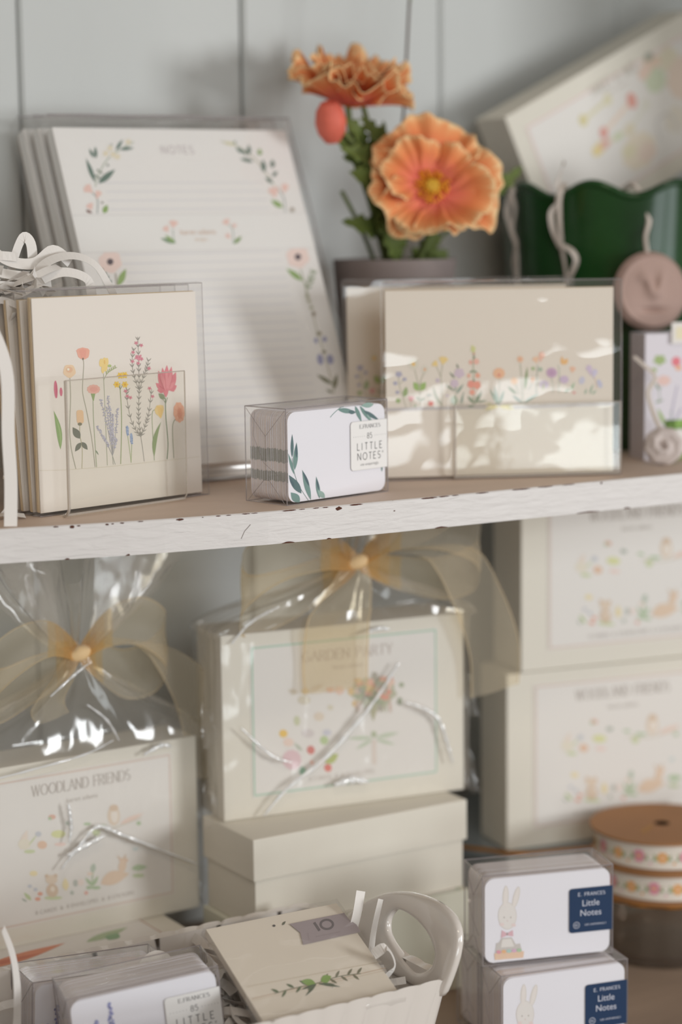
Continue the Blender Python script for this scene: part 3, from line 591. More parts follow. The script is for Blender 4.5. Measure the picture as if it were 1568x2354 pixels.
# ================================================================== RIGHT GREETING CARD PACKS
def border_print(c, to3):
    FADE[0] = .3
    H0 = homog(((888, 668), (1436, 655), (1425, 1091), (900, 1104)), ((0, 114), (142, 114), (142, 0), (0, 0)))
    a = Art(c, lambda x, y: H0(880+x/5.227, 780+y/5.227), to3)
    a.layer(0).poly([(52, 862), (560, 848), (1300, 832), (1305, 868), (560, 885), (52, 905)], '#b9b1b4')
    a.poly([(1640, 832), (2880, 790), (2880, 826), (1640, 868)], '#b9b1b8')
    SG = '#a9a991'; G1 = '#7f9a5c'; G2 = '#7c9484'
    a.layer(1)
    a.curve([(325, 855), (290, 760), (235, 580), (228, 470)], 9, SG); a.curve([(240, 570), (300, 510)], 7, SG)
    for x, y, r in ((228, 450, 40), (300, 510, 26), (188, 560, 26), (215, 670, 24)): a.layer(2).blob(x, y, r, r*.85, '#9d9cbb', 5, .18)
    a.layer(1).leaf(300, 730, 325, 600, 62, '#82a05e'); a.ell(226, 772, 30, 30, '#8fab64')
    a.curve([(490, 850), (485, 650), (420, 380)], 9, SG); a.curve([(485, 640), (500, 520), (545, 420)], 9, SG)
    a.daisy(407, 325, 76, 14, '#dcd6c4', '#f0b84c', .34, .3); a.daisy(547, 390, 60, 12, '#dcd6c8', '#e5a06a', .34, .3)
    a.leaf(485, 650, 410, 545, 80, '#86b04e'); a.leaf(485, 650, 560, 545, 80, '#86b04e'); a.leaf(480, 780, 560, 735, 26, '#8f9a7e'); a.leaf(480, 770, 450, 720, 26, '#8f9a7e')
    a.curve([(380, 850), (380, 770)], 6, SG); a.layer(2).fan(380, 790, 385, 715, 90, '#e497a0'); a.leaf(420, 845, 450, 820, 26, '#8fae86')
    a.layer(1).curve([(760, 845), (755, 600), (745, 480), (765, 330)], 9, SG); a.curve([(745, 480), (690, 350)], 8, SG)
    a.layer(2).fan(765, 335, 780, 232, 130, '#efcb74'); a.fan(705, 350, 650, 300, 100, '#efcb74')
    a.layer(1).leaf(770, 840, 650, 590, 34, '#a2a68a', -22); a.leaf(640, 700, 560, 710, 26, '#a5a89a'); a.daisy(705, 525, 34, 5, '#c5b4cc', '#c5b4cc', .6)
    a.layer(2).ell(625, 805, 34, 30, '#e05c4e'); a.layer(1)
    a.leaf(960, 380, 935, 315, 26, '#6f7a68'); a.leaf(915, 500, 850, 420, 26, '#6f7a68'); a.leaf(910, 650, 800, 575, 28, '#7b8672'); a.leaf(930, 690, 1025, 565, 34, G2); a.leaf(910, 660, 940, 600, 20, G2)
    a.layer(2).blob(970, 435, 62, 58, '#cdb6cc', 5, .1); a.blob(912, 560, 50, 50, '#cdb6cc', 5, .1); a.layer(1).leaf(900, 820, 920, 700, 90, '#a2b39a'); a.leaf(900, 820, 960, 750, 50, '#97ab90'); a.ell(825, 710, 20, 14, '#c5b4cc')
    a.curve([(1015, 820), (1020, 670)], 7, G2); a.leaf(980, 825, 1030, 660, 22, G2)
    a.curve([(1150, 840), (1145, 500), (1140, 120)], 10, '#8a9670')
    for x, y in ((1130, 110), (1155, 130), (1125, 145), (1150, 165)): a.layer(2).ell(x, y, 15, 24, '#cfd280', 20)
    for x, y, rx, ry, cc in ((1110, 300, 22, 28, '#ee9f8c'), (1180, 290, 36, 36, '#f0ab98'), (1088, 465, 22, 28, '#eda48c'), (1198, 462, 30, 32, '#f09a7c'), (1115, 570, 44, 48, '#ee8470'), (1190, 580, 44, 50, '#f08a74'), (1130, 668, 34, 34, '#f0937a'), (1150, 195, 14, 14, '#c77c6a')): a.layer(2).blob(x, y, rx, ry, cc, 5, .08)
    for q in ((1140, 400, 1095, 430, 26), (1145, 400, 1195, 430, 26), (1145, 260, 1165, 215, 22), (1150, 540, 1150, 500, 26), (1150, 800, 1075, 715, 40), (1160, 810, 1250, 655, 46), (1180, 790, 1320, 765, 22), (1150, 830, 1075, 840, 30)): a.layer(3).leaf(*q, '#76886c')
    a.layer(1).curve([(1455, 830), (1460, 640), (1470, 490)], 9, SG); a.layer(2).blob(1460, 435, 72, 66, '#f2b184', 9, .06); a.layer(3).ell(1460, 455, 18, 16, '#e0705c')
    for q in ((1450, 830, 1345, 620, 34), (1450, 820, 1400, 590, 34), (1460, 820, 1525, 640, 34)): a.layer(1).leaf(*q, '#83a08c')
    a.layer(3)
    for q in ((1455, 840, 1270, 810, 34), (1455, 840, 1275, 880, 34), (1460, 840, 1660, 810, 34), (1460, 842, 1655, 875, 34)): a.leaf(*q, '#ecdc88')
    a.layer(2); a.leaf(1380, 850, 1320, 890, 26, '#6a8a82'); a.leaf(1350, 820, 1330, 790, 24, '#9db37c'); a.leaf(1560, 840, 1640, 880, 26, '#6a8a82')
    o = 1568  # second crop offset
    a.layer(1).curve([(o+185, 800), (o+170, 500), (o+155, 310)], 9, '#8f9a7c'); a.layer(2).daisy(o+155, 260, 50, 6, '#efb48c', '#e89c74', .5); a.layer(1).leaf(o+210, 640, o+245, 350, 40, '#7c935e')
    a.curve([(o+140, 690), (o+85, 550)], 8, '#8f9a7c'); a.layer(2).daisy(o+80, 530, 56, 7, '#f3c294', '#f0b47c', .5); a.layer(1).leaf(o+110, 690, o-5, 595, 34, '#6e8258'); a.leaf(o+180, 800, o+50, 700, 34, G2); a.leaf(o+190, 800, o+390, 680, 34, '#9fbab0')
    a.curve([(o+350, 690), (o+370, 330)], 8, G2); a.layer(2).fan(o+365, 310, o+340, 230, 100, '#f2be98'); a.fan(o+400, 300, o+435, 170, 90, '#f2b198'); a.layer(1).ell(o+315, 375, 26, 24, '#9ab47c'); a.ell(o+405, 385, 28, 28, '#9ab49a')
    a.layer(2).fan(o+300, 560, o+315, 480, 60, '#efb790'); a.layer(1).curve([(o+250, 640), (o+310, 540)], 6, G2)
    a.layer(2).ell(o+545, 425, 68, 62, '#c39ac0'); a.layer(3).blob(o+545, 425, 40, 36, '#b588b4', 9, .1); a.layer(1).curve([(o+560, 680), (o+545, 480)], 7, '#a2b0a0')
    a.layer(2).ell(o+450, 570, 60, 50, '#cfc0da'); a.ell(o+700, 510, 56, 48, '#c9b0d4'); a.ell(o+440, 600, 12, 40, '#bcc48c')
    a.layer(1).curve([(o+630, 680), (o+640, 400), (o+620, 330)], 7, '#9cb0a0'); a.layer(2).leaf(o+680, 330, o+675, 220, 44, '#f0b264'); a.leaf(o+690, 325, o+750, 250, 60, '#f0b264'); a.fan(o+800, 430, o+810, 350, 90, '#f0b694'); a.layer(1).leaf(o+780, 640, o+830, 540, 30, '#9ec29c')
    for q in ((o+700, 670, o+770, 620, 26), (o+950, 690, o+980, 620, 24), (o+1010, 690, o+1060, 560, 24), (o+1040, 690, o+1100, 640, 24)): a.leaf(*q, '#8fae94')
    a.layer(2).ell(o+820, 672, 22, 14, '#e58f8f'); a.fan(o+1040, 470, o+1000, 330, 90, '#cfbadb'); a.fan(o+1060, 500, o+1090, 380, 80, '#c9c3e6'); a.ell(o+920, 520, 36, 50, '#c6c6e0', 20); a.ell(o+1140, 560, 30, 56, '#bdbfe0', -20)
    a.layer(1).curve([(o+1100, 620), (o+1080, 480), (o+1040, 380)], 6, '#e0b7a4')
ry = radians(-24.7)
KP = mat('peach_cream_card', '#e6dccf', .6, .3)
rp = thing('card_pack', 'clear sleeve of wide cream cards with a low border of wildflowers, front of two', 'card pack', (106, 58.6, .1), (radians(-.6), 0, ry))
card_pack(rp, 142, 114, 3, 1.6, KRAFTE, border_print, body=KP)
rp2 = copy_tree(rp); rp2.location = Vector((106-6+18, 58.6+62, .1))*S; rp2.rotation_euler = (radians(-3), 0, radians(-25.5))
tag(rp2, 'clear sleeve of wildflower border cards, standing behind and left of the front one', 'card pack')
acrylic_stand(104, 46, 14, 'low clear acrylic easel lip in front of the wide wildflower card pack', (106+40*cos(ry), 58.6+40*sin(ry)-3.2, 0), (0, 0, ry))

# ================================================================== NOTEPADS
def notepad_print(c, to3):
    FADE[0] = .22
    H0 = homog(((105, 287), (665, 292), (835, 1030), (297, 1072)), ((0, 226), (168, 226), (168, 0), (0, 0)))
    a = Art(c, lambda x, y: H0(x/1.96, 200+y/1.96), to3); D, M, P, GL = '#4d6a60', '#6f8f6e', '#f0c6bd', '#7ea356'
    b = Art(c, None, to3)
    for k in range(36):
        v = 188-k*6.1
        if v > 8: b.layer(0).line([(27, v), (141, v)], .45, '#cfd0dc')
    b.layer(0); b.letters('NOTES', 84, 208.5, 5.2, '#bdb3b8', w=.14, space=.3, maxw=23)
    a.layer(1).curve([(415, 450), (425, 400), (480, 310), (590, 240)], 5, '#9fae9a')
    for q in ((412, 430, 368, 318, 20), (428, 436, 505, 370, 30), (405, 315, 382, 272, 14), (415, 318, 410, 262, 16), (508, 280, 538, 228, 16), (525, 275, 592, 268, 16)): a.layer(2).leaf(*q, D)
    for x, y in ((425, 375), (440, 385), (430, 410), (415, 400), (470, 350), (485, 255)): a.ell(x, y, 6, 6, '#66756a', n=8)
    for x, y in ((460, 295), (495, 300), (480, 270), (515, 310), (565, 240)): a.layer(2).daisy(x, y, 18, 5, '#ece2cc', '#e8d8a8', .6)
    a.layer(1).curve([(425, 575), (425, 510), (400, 480)], 5, '#92a0a0')
    a.layer(2).fan(405, 480, 365, 450, 50, P); a.fan(420, 510, 432, 470, 36, P); a.fan(400, 560, 385, 530, 40, P); a.leaf(455, 575, 470, 535, 26, GL); a.leaf(372, 560, 402, 575, 14, '#7d5d58'); a.ell(447, 525, 6, 6, '#8a8a80', n=8)
    a.layer(1).curve([(1000, 235), (1080, 260), (1170, 330), (1245, 440)], 5, '#b3b49a')
    for q in ((1060, 250, 1068, 232, 12), (1100, 290, 1070, 262, 16), (1130, 300, 1130, 250, 20), (1150, 330, 1088, 316, 18), (1180, 300, 1182, 275, 22), (1200, 380, 1195, 320, 24), (1240, 360, 1240, 320, 22), (1240, 400, 1262, 375, 18), (1240, 430, 1205, 405, 18), (1120, 300, 1095, 270, 14)): a.layer(2).leaf(*q, D)
    a.ell(1040, 245, 28, 8, '#d7d2ae', 10); a.leaf(1182, 300, 1180, 268, 20, GL)
    a.layer(1).curve([(1295, 565), (1290, 500), (1260, 450)], 5, '#92a0a0'); a.layer(2).fan(1250, 500, 1240, 450, 60, P); a.fan(1290, 480, 1300, 435, 40, P); a.leaf(1285, 545, 1230, 510, 26, GL); a.ell(1328, 555, 11, 11, '#9a8d7f')
    # belly band
    b.layer(3).poly([(0, 166), (168, 166), (168, 141), (0, 141)], mat('belly_band_paper', '#eeece9', .55, .3)); b.layer(4).line([(0, 166), (168, 166)], .3, '#d3d0d2'); b.line([(0, 141), (168, 141)], .3, '#d3d0d2')
    g = Art(c, lambda x, y: H0(340+x/6.03, 480+y/6.03), to3)
    g.layer(5).curve([(370, 500), (340, 420), (330, 300)], 14, '#a9b8b4'); g.leaf(365, 500, 155, 430, 60, M); g.leaf(365, 495, 215, 385, 46, GL)
    g.layer(6).fan(330, 290, 345, 180, 150, P); g.fan(265, 350, 215, 265, 110, P); g.layer(5).curve([(1190, 510), (1180, 300), (1120, 240)], 14, '#a9b8b4'); g.leaf(1195, 505, 1310, 400, 56, '#71934f'); g.layer(6).fan(1120, 245, 1070, 165, 130, P); g.fan(1190, 290, 1210, 225, 80, P); g.fan(1150, 440, 1090, 370, 80, P)
    b.layer(5).text('karen adams', 84.5, 152.0, 3.6, '#cfa68c'); b.text('designs', 85.5, 147.5, 2.3, '#dcbfa8')
    for cx, cy, q in ((487, 797, 0), (1350, 772, 0)):
        a.layer(1).blob(cx, cy, 52, 50, '#f3d9d2', 6, .06); a.layer(2).ell(cx, cy, 15, 15, '#3d3440')
    a.layer(1).curve([(470, 915), (445, 842)], 5, '#7b8a72'); a.layer(2).sprig([(490, 905), (470, 870), (445, 838)], 22, 12, D, 4); a.leaf(525, 905, 560, 828, 30, '#86a85e'); a.curve([(512, 850), (520, 910)], 7, '#a09a8c')
    a.leaf(1370, 880, 1295, 825, 26, GL); a.layer(1).curve([(1395, 960), (1380, 900), (1360, 830)], 6, '#a5ab94'); a.sprig([(1385, 920), (1405, 880), (1420, 838)], 24, 14, '#8a9a7c', 4)
    h = Art(c, lambda x, y: H0(600+x/4.71, 480+y/4.71), to3)
    h.layer(1).curve([(520, 820), (500, 930), (560, 1100), (600, 1300), (660, 1500), (700, 1650), (770, 1930), (780, 2000)], 9, '#a8a68c'); h.layer(2).sprig([(500, 930), (560, 1110)], 40, 16, '#9aa07a', 3); h.ell(578, 1155, 22, 26, '#8a7d6c'); h.ell(630, 1365, 30, 22, '#8f8a70')
    for x, y, rx, r_ in ((595, 1440, 20, 30), (690, 1425, 24, 30), (637, 1640, 34, 58), (745, 1640, 36, 52)): h.ell(x, y, rx, r_, '#8f93bf', -8)
    h.ell(680, 1560, 26, 18, '#7d7a66')
    for q in ((760, 1900, 595, 1800, 46), (775, 1960, 815, 1790, 50), (770, 1990, 690, 1960, 26)): h.leaf(*q, '#6d6f56')
LEAN = atan2(95, 205)
def notepad(root, printer=True, t=11):
    # local: front face in the plane y=0, leaning applied on the root
    c = MB(); c.box(0, 168, 0, t-1.4, 0, 226, PADP); 
    if printer: notepad_print(c, lambda u, v, o: (u, -o, v))
    c.build('paper_pad', root, bevel=.3)
    k = MB(); k.box(0, 168, t-1.3, t, 0, 226, mat('grey_chipboard', '#9c8f84', .9, .1)); k.build('backing_board', root)
    s = MB()
    def f(u, v):
        x = -2+174*u; z = -6+240*v; return (x, -1.2-.7*sin(pi*u)**.5+1.1*noise.noise(Vector((u*5, v*6, 3)))*(.5+v), z)
    s.grid(f, 30, 34, SLEEVE)
    s.grid(lambda a, b: (-2+174*b, -1.2+(t+3)*a, 234+1.2*sin(pi*a)+1.0*noise.noise(Vector((a*3, b*9, 5)))), 8, 30, SLEEVE)
    for x in (-2, 172): s.grid(lambda a, b: (x+(-1 if x < 0 else 1)*1.2*sin(pi*a), -1.2+(t+3)*a, -6+240*b), 5, 20, SLEEVE)
    sl = s.build('clear_sleeve', root, smooth=True, angle=70)
    e = MB(); e.tube([f(k/24, 1) for k in range(25)], .5, PVCE, 5); e.tube([f(1, k/24) for k in range(25)], .25, PVCE, 5); e.build('sealed_edge', sl, smooth=True)
pad = thing('notepad', 'white lined notepad headed NOTES with blossom sprigs, front one of the leaning three', 'notepad', (-44, 110, 13), (-LEAN, 0, 0))
notepad(pad)
for k, lab in ((1, 'white notepad in clear wrap, middle one of the three leaning at left'), (2, 'white notepad in clear wrap, rearmost of the three and nearest the wall')):
    c = copy_tree(pad); c.location = Vector((-44-[0, 2, 5][k], 110+16.5*k*1.02, 13+.1*k))*S; tag(c, lab, 'notepad')
t = MB(); DISH = mat('white_glaze', '#d8d3cc', .15, .5, coat=.6)
t.prism(rrect(-80, 130, 118, 196, 18), 3.2, 6.2, DISH, plane='xy'); t.prism(rrect(-60, 110, 130, 185, 12), 0, 3.2, DISH, plane='xy')
t.box(-80, 130, 108, 112, 6, 10.5, DISH) if 0 else None
for k in range(1): t.tube([(-80, 121, 8), (130, 121, 8)], 2.6, DISH, 10)
tag(t.build('display_tray', smooth=True, bevel=.8), 'low white glazed tray carrying the leaning notepads', 'tray')
# riser keeping the pads' lower edge up
for nm, xx in (('plate_easel', -20), ('plate_easel', 92)):
    e = MB(); e.tube([(xx, 100, 14), (xx, 104, 9.5), (xx, 125, 9.5), (xx, 180, 9.5), (xx, 215, 9.5)], 1.6, mat('white_wire', '#cfcac4', .4, .4), 8); e.tube([(xx, 160, 9.5), (xx, 215, 9.5)], 1.6, mat('white_wire'), 8)
    tag(e.build(nm, smooth=True), 'thin white wire easel under the notepads, ' + ('left of the pair' if xx < 0 else 'right of the pair'), 'easel')

# ================================================================== PAPER SHREDS
SHR = mat('white_tissue_strip', '#e6e1dc', .6, .3)
def strip(c, pts, w, up=(0, 0, 1), tw=0, m=SHR, n=6):
    P = catmull(pts, n); N = len(P); prev = None
    rows = []
    for i, p in enumerate(P):
        tn = (P[min(i+1, N-1)]-P[max(i-1, 0)]).normalized(); u = Vector(up); s_ = tn.cross(u)
        if s_.length < .05: s_ = prev or tn.orthogonal()
        s_.normalize(); a = tw*i/N; s_ = (s_*cos(a) + tn.cross(s_)*sin(a)).normalized(); prev = s_
        e = w/2; rows.append((p-s_*e, p+s_*e))
    for a, b in zip(rows, rows[1:]): c.face([a[0], a[1], b[1], b[0]], m)
def shreds(center, rx, ry, rz, n, seed, w=5, L=34):
    c = MB(); rnd = random.Random(seed)
    for k in range(n):
        th = rnd.uniform(0, 2*pi); rr = sqrt(rnd.random()); p = Vector((center[0]+rx*rr*cos(th), center[1]+ry*rr*sin(th), center[2]+rz*rnd.random()*(1-rr*.6)))
        a = rnd.uniform(0, 2*pi); pts = [p.copy()]; q = p.copy(); kk = rnd.uniform(-.9, .9)
        for j in range(3):
            a += kk; q = q+Vector((cos(a)*L/3, sin(a)*L/3, rnd.uniform(-.45, .45)*L/3)); pts.append(q.copy())
        strip(c, pts, w*rnd.uniform(.6, 1.1), (rnd.uniform(-.7, .7), -.8, rnd.uniform(.2, 1)), rnd.uniform(-2.0, 2.0), n=4)
    return c
c = shreds((-146, 98, 112), 44, 26, 30, 170, 11, 5.5, 34)
# the loose strands seen standing out of the heap
strip(c, [(-128, 88, 118), (-123, 88, 138), (-117, 88, 151), (-112, 88, 148), (-111, 88, 134)], 6, (.3, -1, .2), .4)
strip(c, [(-140, 85, 148), (-128, 84, 139), (-112, 84, 137), (-100, 84, 144), (-90, 84, 137)], 6.5, (0, -1, .5), .2)
strip(c, [(-120, 80, 122), (-108, 78, 137), (-92, 78, 141), (-78, 78, 136), (-68, 80, 123), (-62, 82, 112)], 6, (0, -.6, 1), .5)
strip(c, [(-128, 78, 118), (-112, 76, 128), (-98, 76, 132), (-84, 76, 128), (-80, 78, 118)], 6, (0, -.8, .7), .3)
strip(c, [(-150, 80, 140), (-136, 80, 133), (-120, 80, 130), (-104, 80, 126)], 6, (0, -1, .4), -.3)
tag(c.build('paper_shred', solid=.15), 'heap of white crinkled tissue strips spilling over behind the left card packs', 'paper shred', kind='stuff')
sb = MB(); SEA = mat('pale_woven_grass', '#cbb79c', .8, .2, bump=.5, scale=260, var=.25, varscale=120)
for k in range(14):
    sb.tube([( -196+(56+k*.5)*cos(a), 112+(56+k*.5)*sin(a), 4+k*7.4+.8*sin(a*9+k)) for a in [2*pi*j/40 for j in range(41)]], 4.1, SEA, 8, cap=False)
sb.lathe([(0, 2), (54, 2), (60, 104), (52, 104), (50, 4), (0, 4)], SEA, 40, (-196, 112))
tag(sb.build('woven_basket', smooth=True), 'round pale woven basket at the left edge, full of tissue strips', 'basket')
st = MB(); strip(st, [(-182, 30, 128), (-172, 22, 116), (-164, 18, 100), (-159, 17, 80), (-159.5, 17, 50), (-159, 17, 25), (-160, 17, .5)], 7, (0, -1, .1), .2)
tag(st.build('tissue_strip', solid=.15), 'long white tissue strip hanging down at the far left shelf edge', 'paper strip')
st = MB(); strip(st, [(-150, 52, 1), (-146, 50, 8), (-143, 52, 16), (-147, 56, 22)], 6, (.6, -1, .1), 1.0); strip(st, [(-158, 50, 1), (-150, 46, 3), (-140, 44, 1.5)], 6, (0, 0, 1), .3)
tag(st.build('tissue_strip', solid=.15), 'short curled white tissue scrap lying by the foot of the card packs', 'paper strip')

# ================================================================== POPPY POT
def petal_mat(name, cols):
    m = bpy.data.materials.new(name); m.use_nodes = True; nt = m.node_tree; p = nt.nodes['Principled BSDF']; N = nt.nodes.new; L = nt.links.new
    uv = N('ShaderNodeUVMap'); sx = N('ShaderNodeSeparateXYZ'); L(uv.outputs[0], sx.inputs[0])
    wv = N('ShaderNodeTexNoise'); wv.inputs['Scale'].default_value = 5; mp = N('ShaderNodeMapping'); mp.inputs['Scale'].default_value = (9, .6, 1); L(uv.outputs[0], mp.inputs[0]); L(mp.outputs[0], wv.inputs['Vector'])
    ad = N('ShaderNodeMath'); ad.operation = 'MULTIPLY_ADD'; ad.inputs[1].default_value = .35; L(wv.outputs[0], ad.inputs[0]); L(sx.outputs[1], ad.inputs[2])
    sb = N('ShaderNodeMath'); sb.operation = 'SUBTRACT'; sb.inputs[1].default_value = .17; L(ad.outputs[0], sb.inputs[0])
    r = N('ShaderNodeValToRGB'); e = r.color_ramp.elements; e[0].position = 0; e[0].color = lin(cols[0]); e[1].position = 1; e[1].color = lin(cols[-1])
    for k, cc in enumerate(cols[1:-1]): q = e.new([.35, .72, .9][k]); q.color = lin(cc)
    L(sb.outputs[0], r.inputs[0]); L(r.outputs[0], p.inputs['Base Color']); p.inputs['Roughness'].default_value = .65; p.inputs['Specular IOR Level'].default_value = .25
    p.inputs['Subsurface Weight'].default_value = .0
    return m
PET = petal_mat('coral_petal', ['#e66a5c', '#e77a66', '#e28653', '#e79d66', '#f2cf9c'])
def poppy(parent, center, axis, R, cup, n1=4, n2=4, seed=1, spin=0, tilt2=.3):
    ax = Vector(axis).normalized(); q = ax.to_track_quat('Z', 'Y').to_matrix(); rnd = random.Random(seed); root = None
    bl = bpy.data.objects.new('bloom', None); COL.objects.link(bl); bl.parent = parent; bl.empty_display_size = .01; bl.location = Vector(center)*S; bl.rotation_euler = q.to_euler()
    for ly, (n, Rk, ck, tw) in enumerate(((n1, R, cup, 0), (n2, R*.84, cup*1.35, .7))):
        for k in range(n):
            ph = spin+tw+2*pi*k/n+rnd.uniform(-.2, .2); wd = pi/n*1.5; sz = Rk*rnd.uniform(.86, 1.08); s1, s2 = rnd.uniform(0, 6), rnd.uniform(0, 6); cj = ck*rnd.uniform(.7, 1.35)
            def f(u, v):
                a = (u-.5)*2; r = .06+v*.94
                edge = 1 - .24*abs(a)**3 + .05*sin(a*7+s1)*v**2 + .012*sin(a*31+s2)*v**3
                ang = ph+a*wd*(.35+.65*min(1, v*1.5)); rad = sz*r*edge
                ru = v**2*sz*(.14*sin(a*5+s1)+.07*sin(a*11+s2)+.018*sin(a*25+s1))
                pl = .035*sz*v*sin(a*22+s2)
                z = cj*sz*(r**1.6)*(1-.15*a*a)+ru+pl - (v**5)*sz*.14 + ly*1.2 + k*.3
                return (rad*cos(ang)-.45*ru*cos(ang)-.3*ru*sin(ang), rad*sin(ang)-.45*ru*sin(ang)+.3*ru*cos(ang), z)
            c = MB(); c.grid(f, 64, 26, PET); o = c.build('petal', bl, smooth=True, angle=80, solid=.35)
    c = MB(); OR = mat('orange_stamens', '#e8982a', .7, bump=.5, scale=600); GC = mat('olive_pod', '#cf9f2e', .6)
    c.lathe([(0, 2), (5, 2), (5.5, 6), (4, 8.5), (0, 9)], GC, 20)
    for k in range(110):
        a = rnd.uniform(0, 2*pi); r = rnd.uniform(5, 12.5); h = rnd.uniform(5, 9); x, y = r*cos(a), r*sin(a); c.tube([(x*.5, y*.5, 1), (x*.9, y*.9, h*.7), (x, y, h)], [.3, .3, .9], OR, 5)
    c.build('flower_centre', bl, smooth=True)
    return bl
pp = thing('potted_poppy', 'coral paper poppies with green stems in a small taupe pot', 'potted flower', (192, 178, 0))
c = MB(); TA = mat('taupe_clay', '#8f8380', .6, .3, bump=.1, scale=80)
c.lathe([(0, .5), (30, .5), (31, 2), (41.5, 131), (41.5, 132.5), (39, 132.5), (38.5, 130), (36, 118), (0, 117)], TA, 56); c.build('pot', pp, smooth=True)
c = MB(); c.lathe([(0, 124), (30, 122), (37.5, 119)], mat('dark_moss', '#3e3a2c', .95, bump=1, scale=200), 32); c.build('moss', pp, smooth=True)
def W(x, y, z): return (x-192, y-178, z)
GS = mat('olive_stem', '#6f7c46', .6, var=.25, varscale=60); GL_ = mat('olive_leaf', '#67763a', .6, .3, var=.3, varscale=50)
def stem(pts, r, name='stem'): c = MB(); c.tube(catmull([W(*p) for p in pts], 6), r, GS, 8); c.build(name, pp, smooth=True)
stem([(188, 178, 120), (176, 180, 165), (163, 182, 205), (158, 182, 240)], 2.1); stem([(190, 176, 120), (180, 176, 160), (166, 174, 195), (150, 172, 215), (141, 172, 214)], 1.7)
stem([(196, 176, 120), (190, 172, 150), (186, 168, 180), (172, 178, 222), (170, 184, 242)], 1.9); stem([(198, 170, 120), (204, 160, 140), (203, 150, 160), (198, 143, 176)], 2.2); stem([(184, 184, 120), (172, 186, 150), (158, 190, 178)], 1.5); stem([(204, 180, 120), (228, 172, 148), (248, 160, 168), (262, 150, 184)], 1.3)
c = MB(); c.tube([W(*p) for p in ((186, 182, 122), (193, 182, 165), (203, 182, 230), (208, 182, 300), (212, 182, 345))], .9, mat('dark_wire', '#5b4a44', .5, .4), 8); c.tube([W(*p) for p in ((208.4, 182, 299), (209.5, 182, 318), (212, 182, 345))], [.4, 2.0, 2.2], mat('bright_green_tip', '#7a9a3a', .6), 8); c.build('wire_stem', pp, smooth=True)
def leafm(a, b, w, bend=4, seed=0, lob=4, nrm=(0, -1, .3)):
    a = Vector(W(*a)); b = Vector(W(*b)); d = b-a; s_ = d.cross(Vector(nrm)).normalized(); up = s_.cross(d).normalized(); c = MB()
    def f(u, v):
        e = (v-.5)*2; h = w/2*(sin(pi*u**.8)**.8)*(1+.28*sin(u*lob*2*pi+seed)); return a+d*u+s_*h*e+up*(bend*sin(pi*u)+abs(e)*h*.4)
    c.grid(f, 24, 4, GL_); c.build('leaf', pp, smooth=True, angle=80, solid=.3)
for q in (((172, 182, 200), (140, 178, 213), 13), ((176, 180, 190), (150, 176, 200), 14), ((182, 176, 165), (156, 172, 195), 22), ((182, 174, 170), (158, 170, 188), 18), ((178, 182, 185), (184, 178, 224), 12), ((168, 184, 195), (182, 180, 218), 12), ((180, 178, 180), (196, 172, 205), 20), ((184, 176, 150), (168, 172, 178), 20), ((186, 178, 152), (200, 172, 178), 16), ((184, 180, 148), (150, 178, 158), 14), ((190, 176, 140), (176, 170, 168), 20), ((188, 180, 170), (172, 176, 195), 20), ((200, 172, 126), (216, 160, 150), 16), ((206, 172, 122), (222, 158, 138), 16), ((252, 158, 172), (276, 146, 194), 9), ((190, 172, 130), (170, 168, 158), 16), ((178, 172, 178), (150, 168, 190), 18), ((184, 170, 160), (170, 164, 190), 18), ((176, 176, 195), (146, 172, 205), 14), ((186, 172, 138), (196, 166, 168), 14), ((170, 180, 205), (150, 176, 226), 12), ((190, 176, 148), (172, 172, 176), 22), ((180, 178, 205), (164, 176, 226), 12)):
    leafm(*q, seed=q[2]*.7)
poppy(pp, W(160, 183, 232), (.06, -.22, 1), 47, .52, 5, 6, 3, .4)
poppy(pp, W(160, 183, 236), (.10, -.2, 1), 34, .8, 5, 0, 5, .9)
poppy(pp, W(197, 142, 178), (-.36, -.84, .34), 44, .36, 4, 4, 8, .2)
c = MB(); c.lathe([(0, -14), (5, -13), (9, -7), (10.4, 0), (9, 8), (5.5, 13), (0, 15)], mat('coral_bud', '#e2705c', .6, var=.15, varscale=80), 24); c.build('bud', pp, loc=W(139, 172, 222), rot=(radians(12), radians(-14), 0), smooth=True)

# ================================================================== GREEN PLANTER
gc = (384, 160); GR_ = mat('green_glaze', '#1c451f', .22, .35, coat=.25, var=.35, varscale=18)
def pr(a, t):   # outer surface, t 0 bottom .. 1 rim
    wav = sin(a*10+2.13); r = 84+10*t**1.5 + 1.2*wav*t**4; z = 176*t + (4.6*wav)*max(0, (t-.75)/.25)**1.5
    return (gc[0]+r*cos(a), gc[1]+r*sin(a), z)
c = MB(); c.grid(lambda u, v: pr(2*pi*u, v), 176, 30, GR_, cu=True); c.grid(lambda u, v: (lambda p: (gc[0]+(p[0]-gc[0])*.955, gc[1]+(p[1]-gc[1])*.955, p[2]))(pr(-2*pi*u, .12+.88*v)), 176, 20, GR_, cu=True)
c.tube([(lambda p: (gc[0]+(p[0]-gc[0])*.985, gc[1]+(p[1]-gc[1])*.985, p[2]+.4))(pr(2*pi*k/176, 1)) for k in range(177)], 2.9, GR_, 10, cap=False)
c.lathe([(0, 1), (84, 1)], GR_, 48, gc); c.lathe([(0, 21), (80, 21)], GR_, 48, gc)
tag(c.build('planter', smooth=True, angle=50), 'large glossy dark green planter with a wavy rim', 'planter')
def onpot(a, z, e=0): t = z/176; r = 84+10*max(0, t)**1.5+2.2+e; return (gc[0]+r*cos(a), gc[1]+r*sin(a), z)
CA1, CA2 = 3.0, 3.49
CORD = mat('pale_cotton_cord', '#d5cbc2', .8, .2)
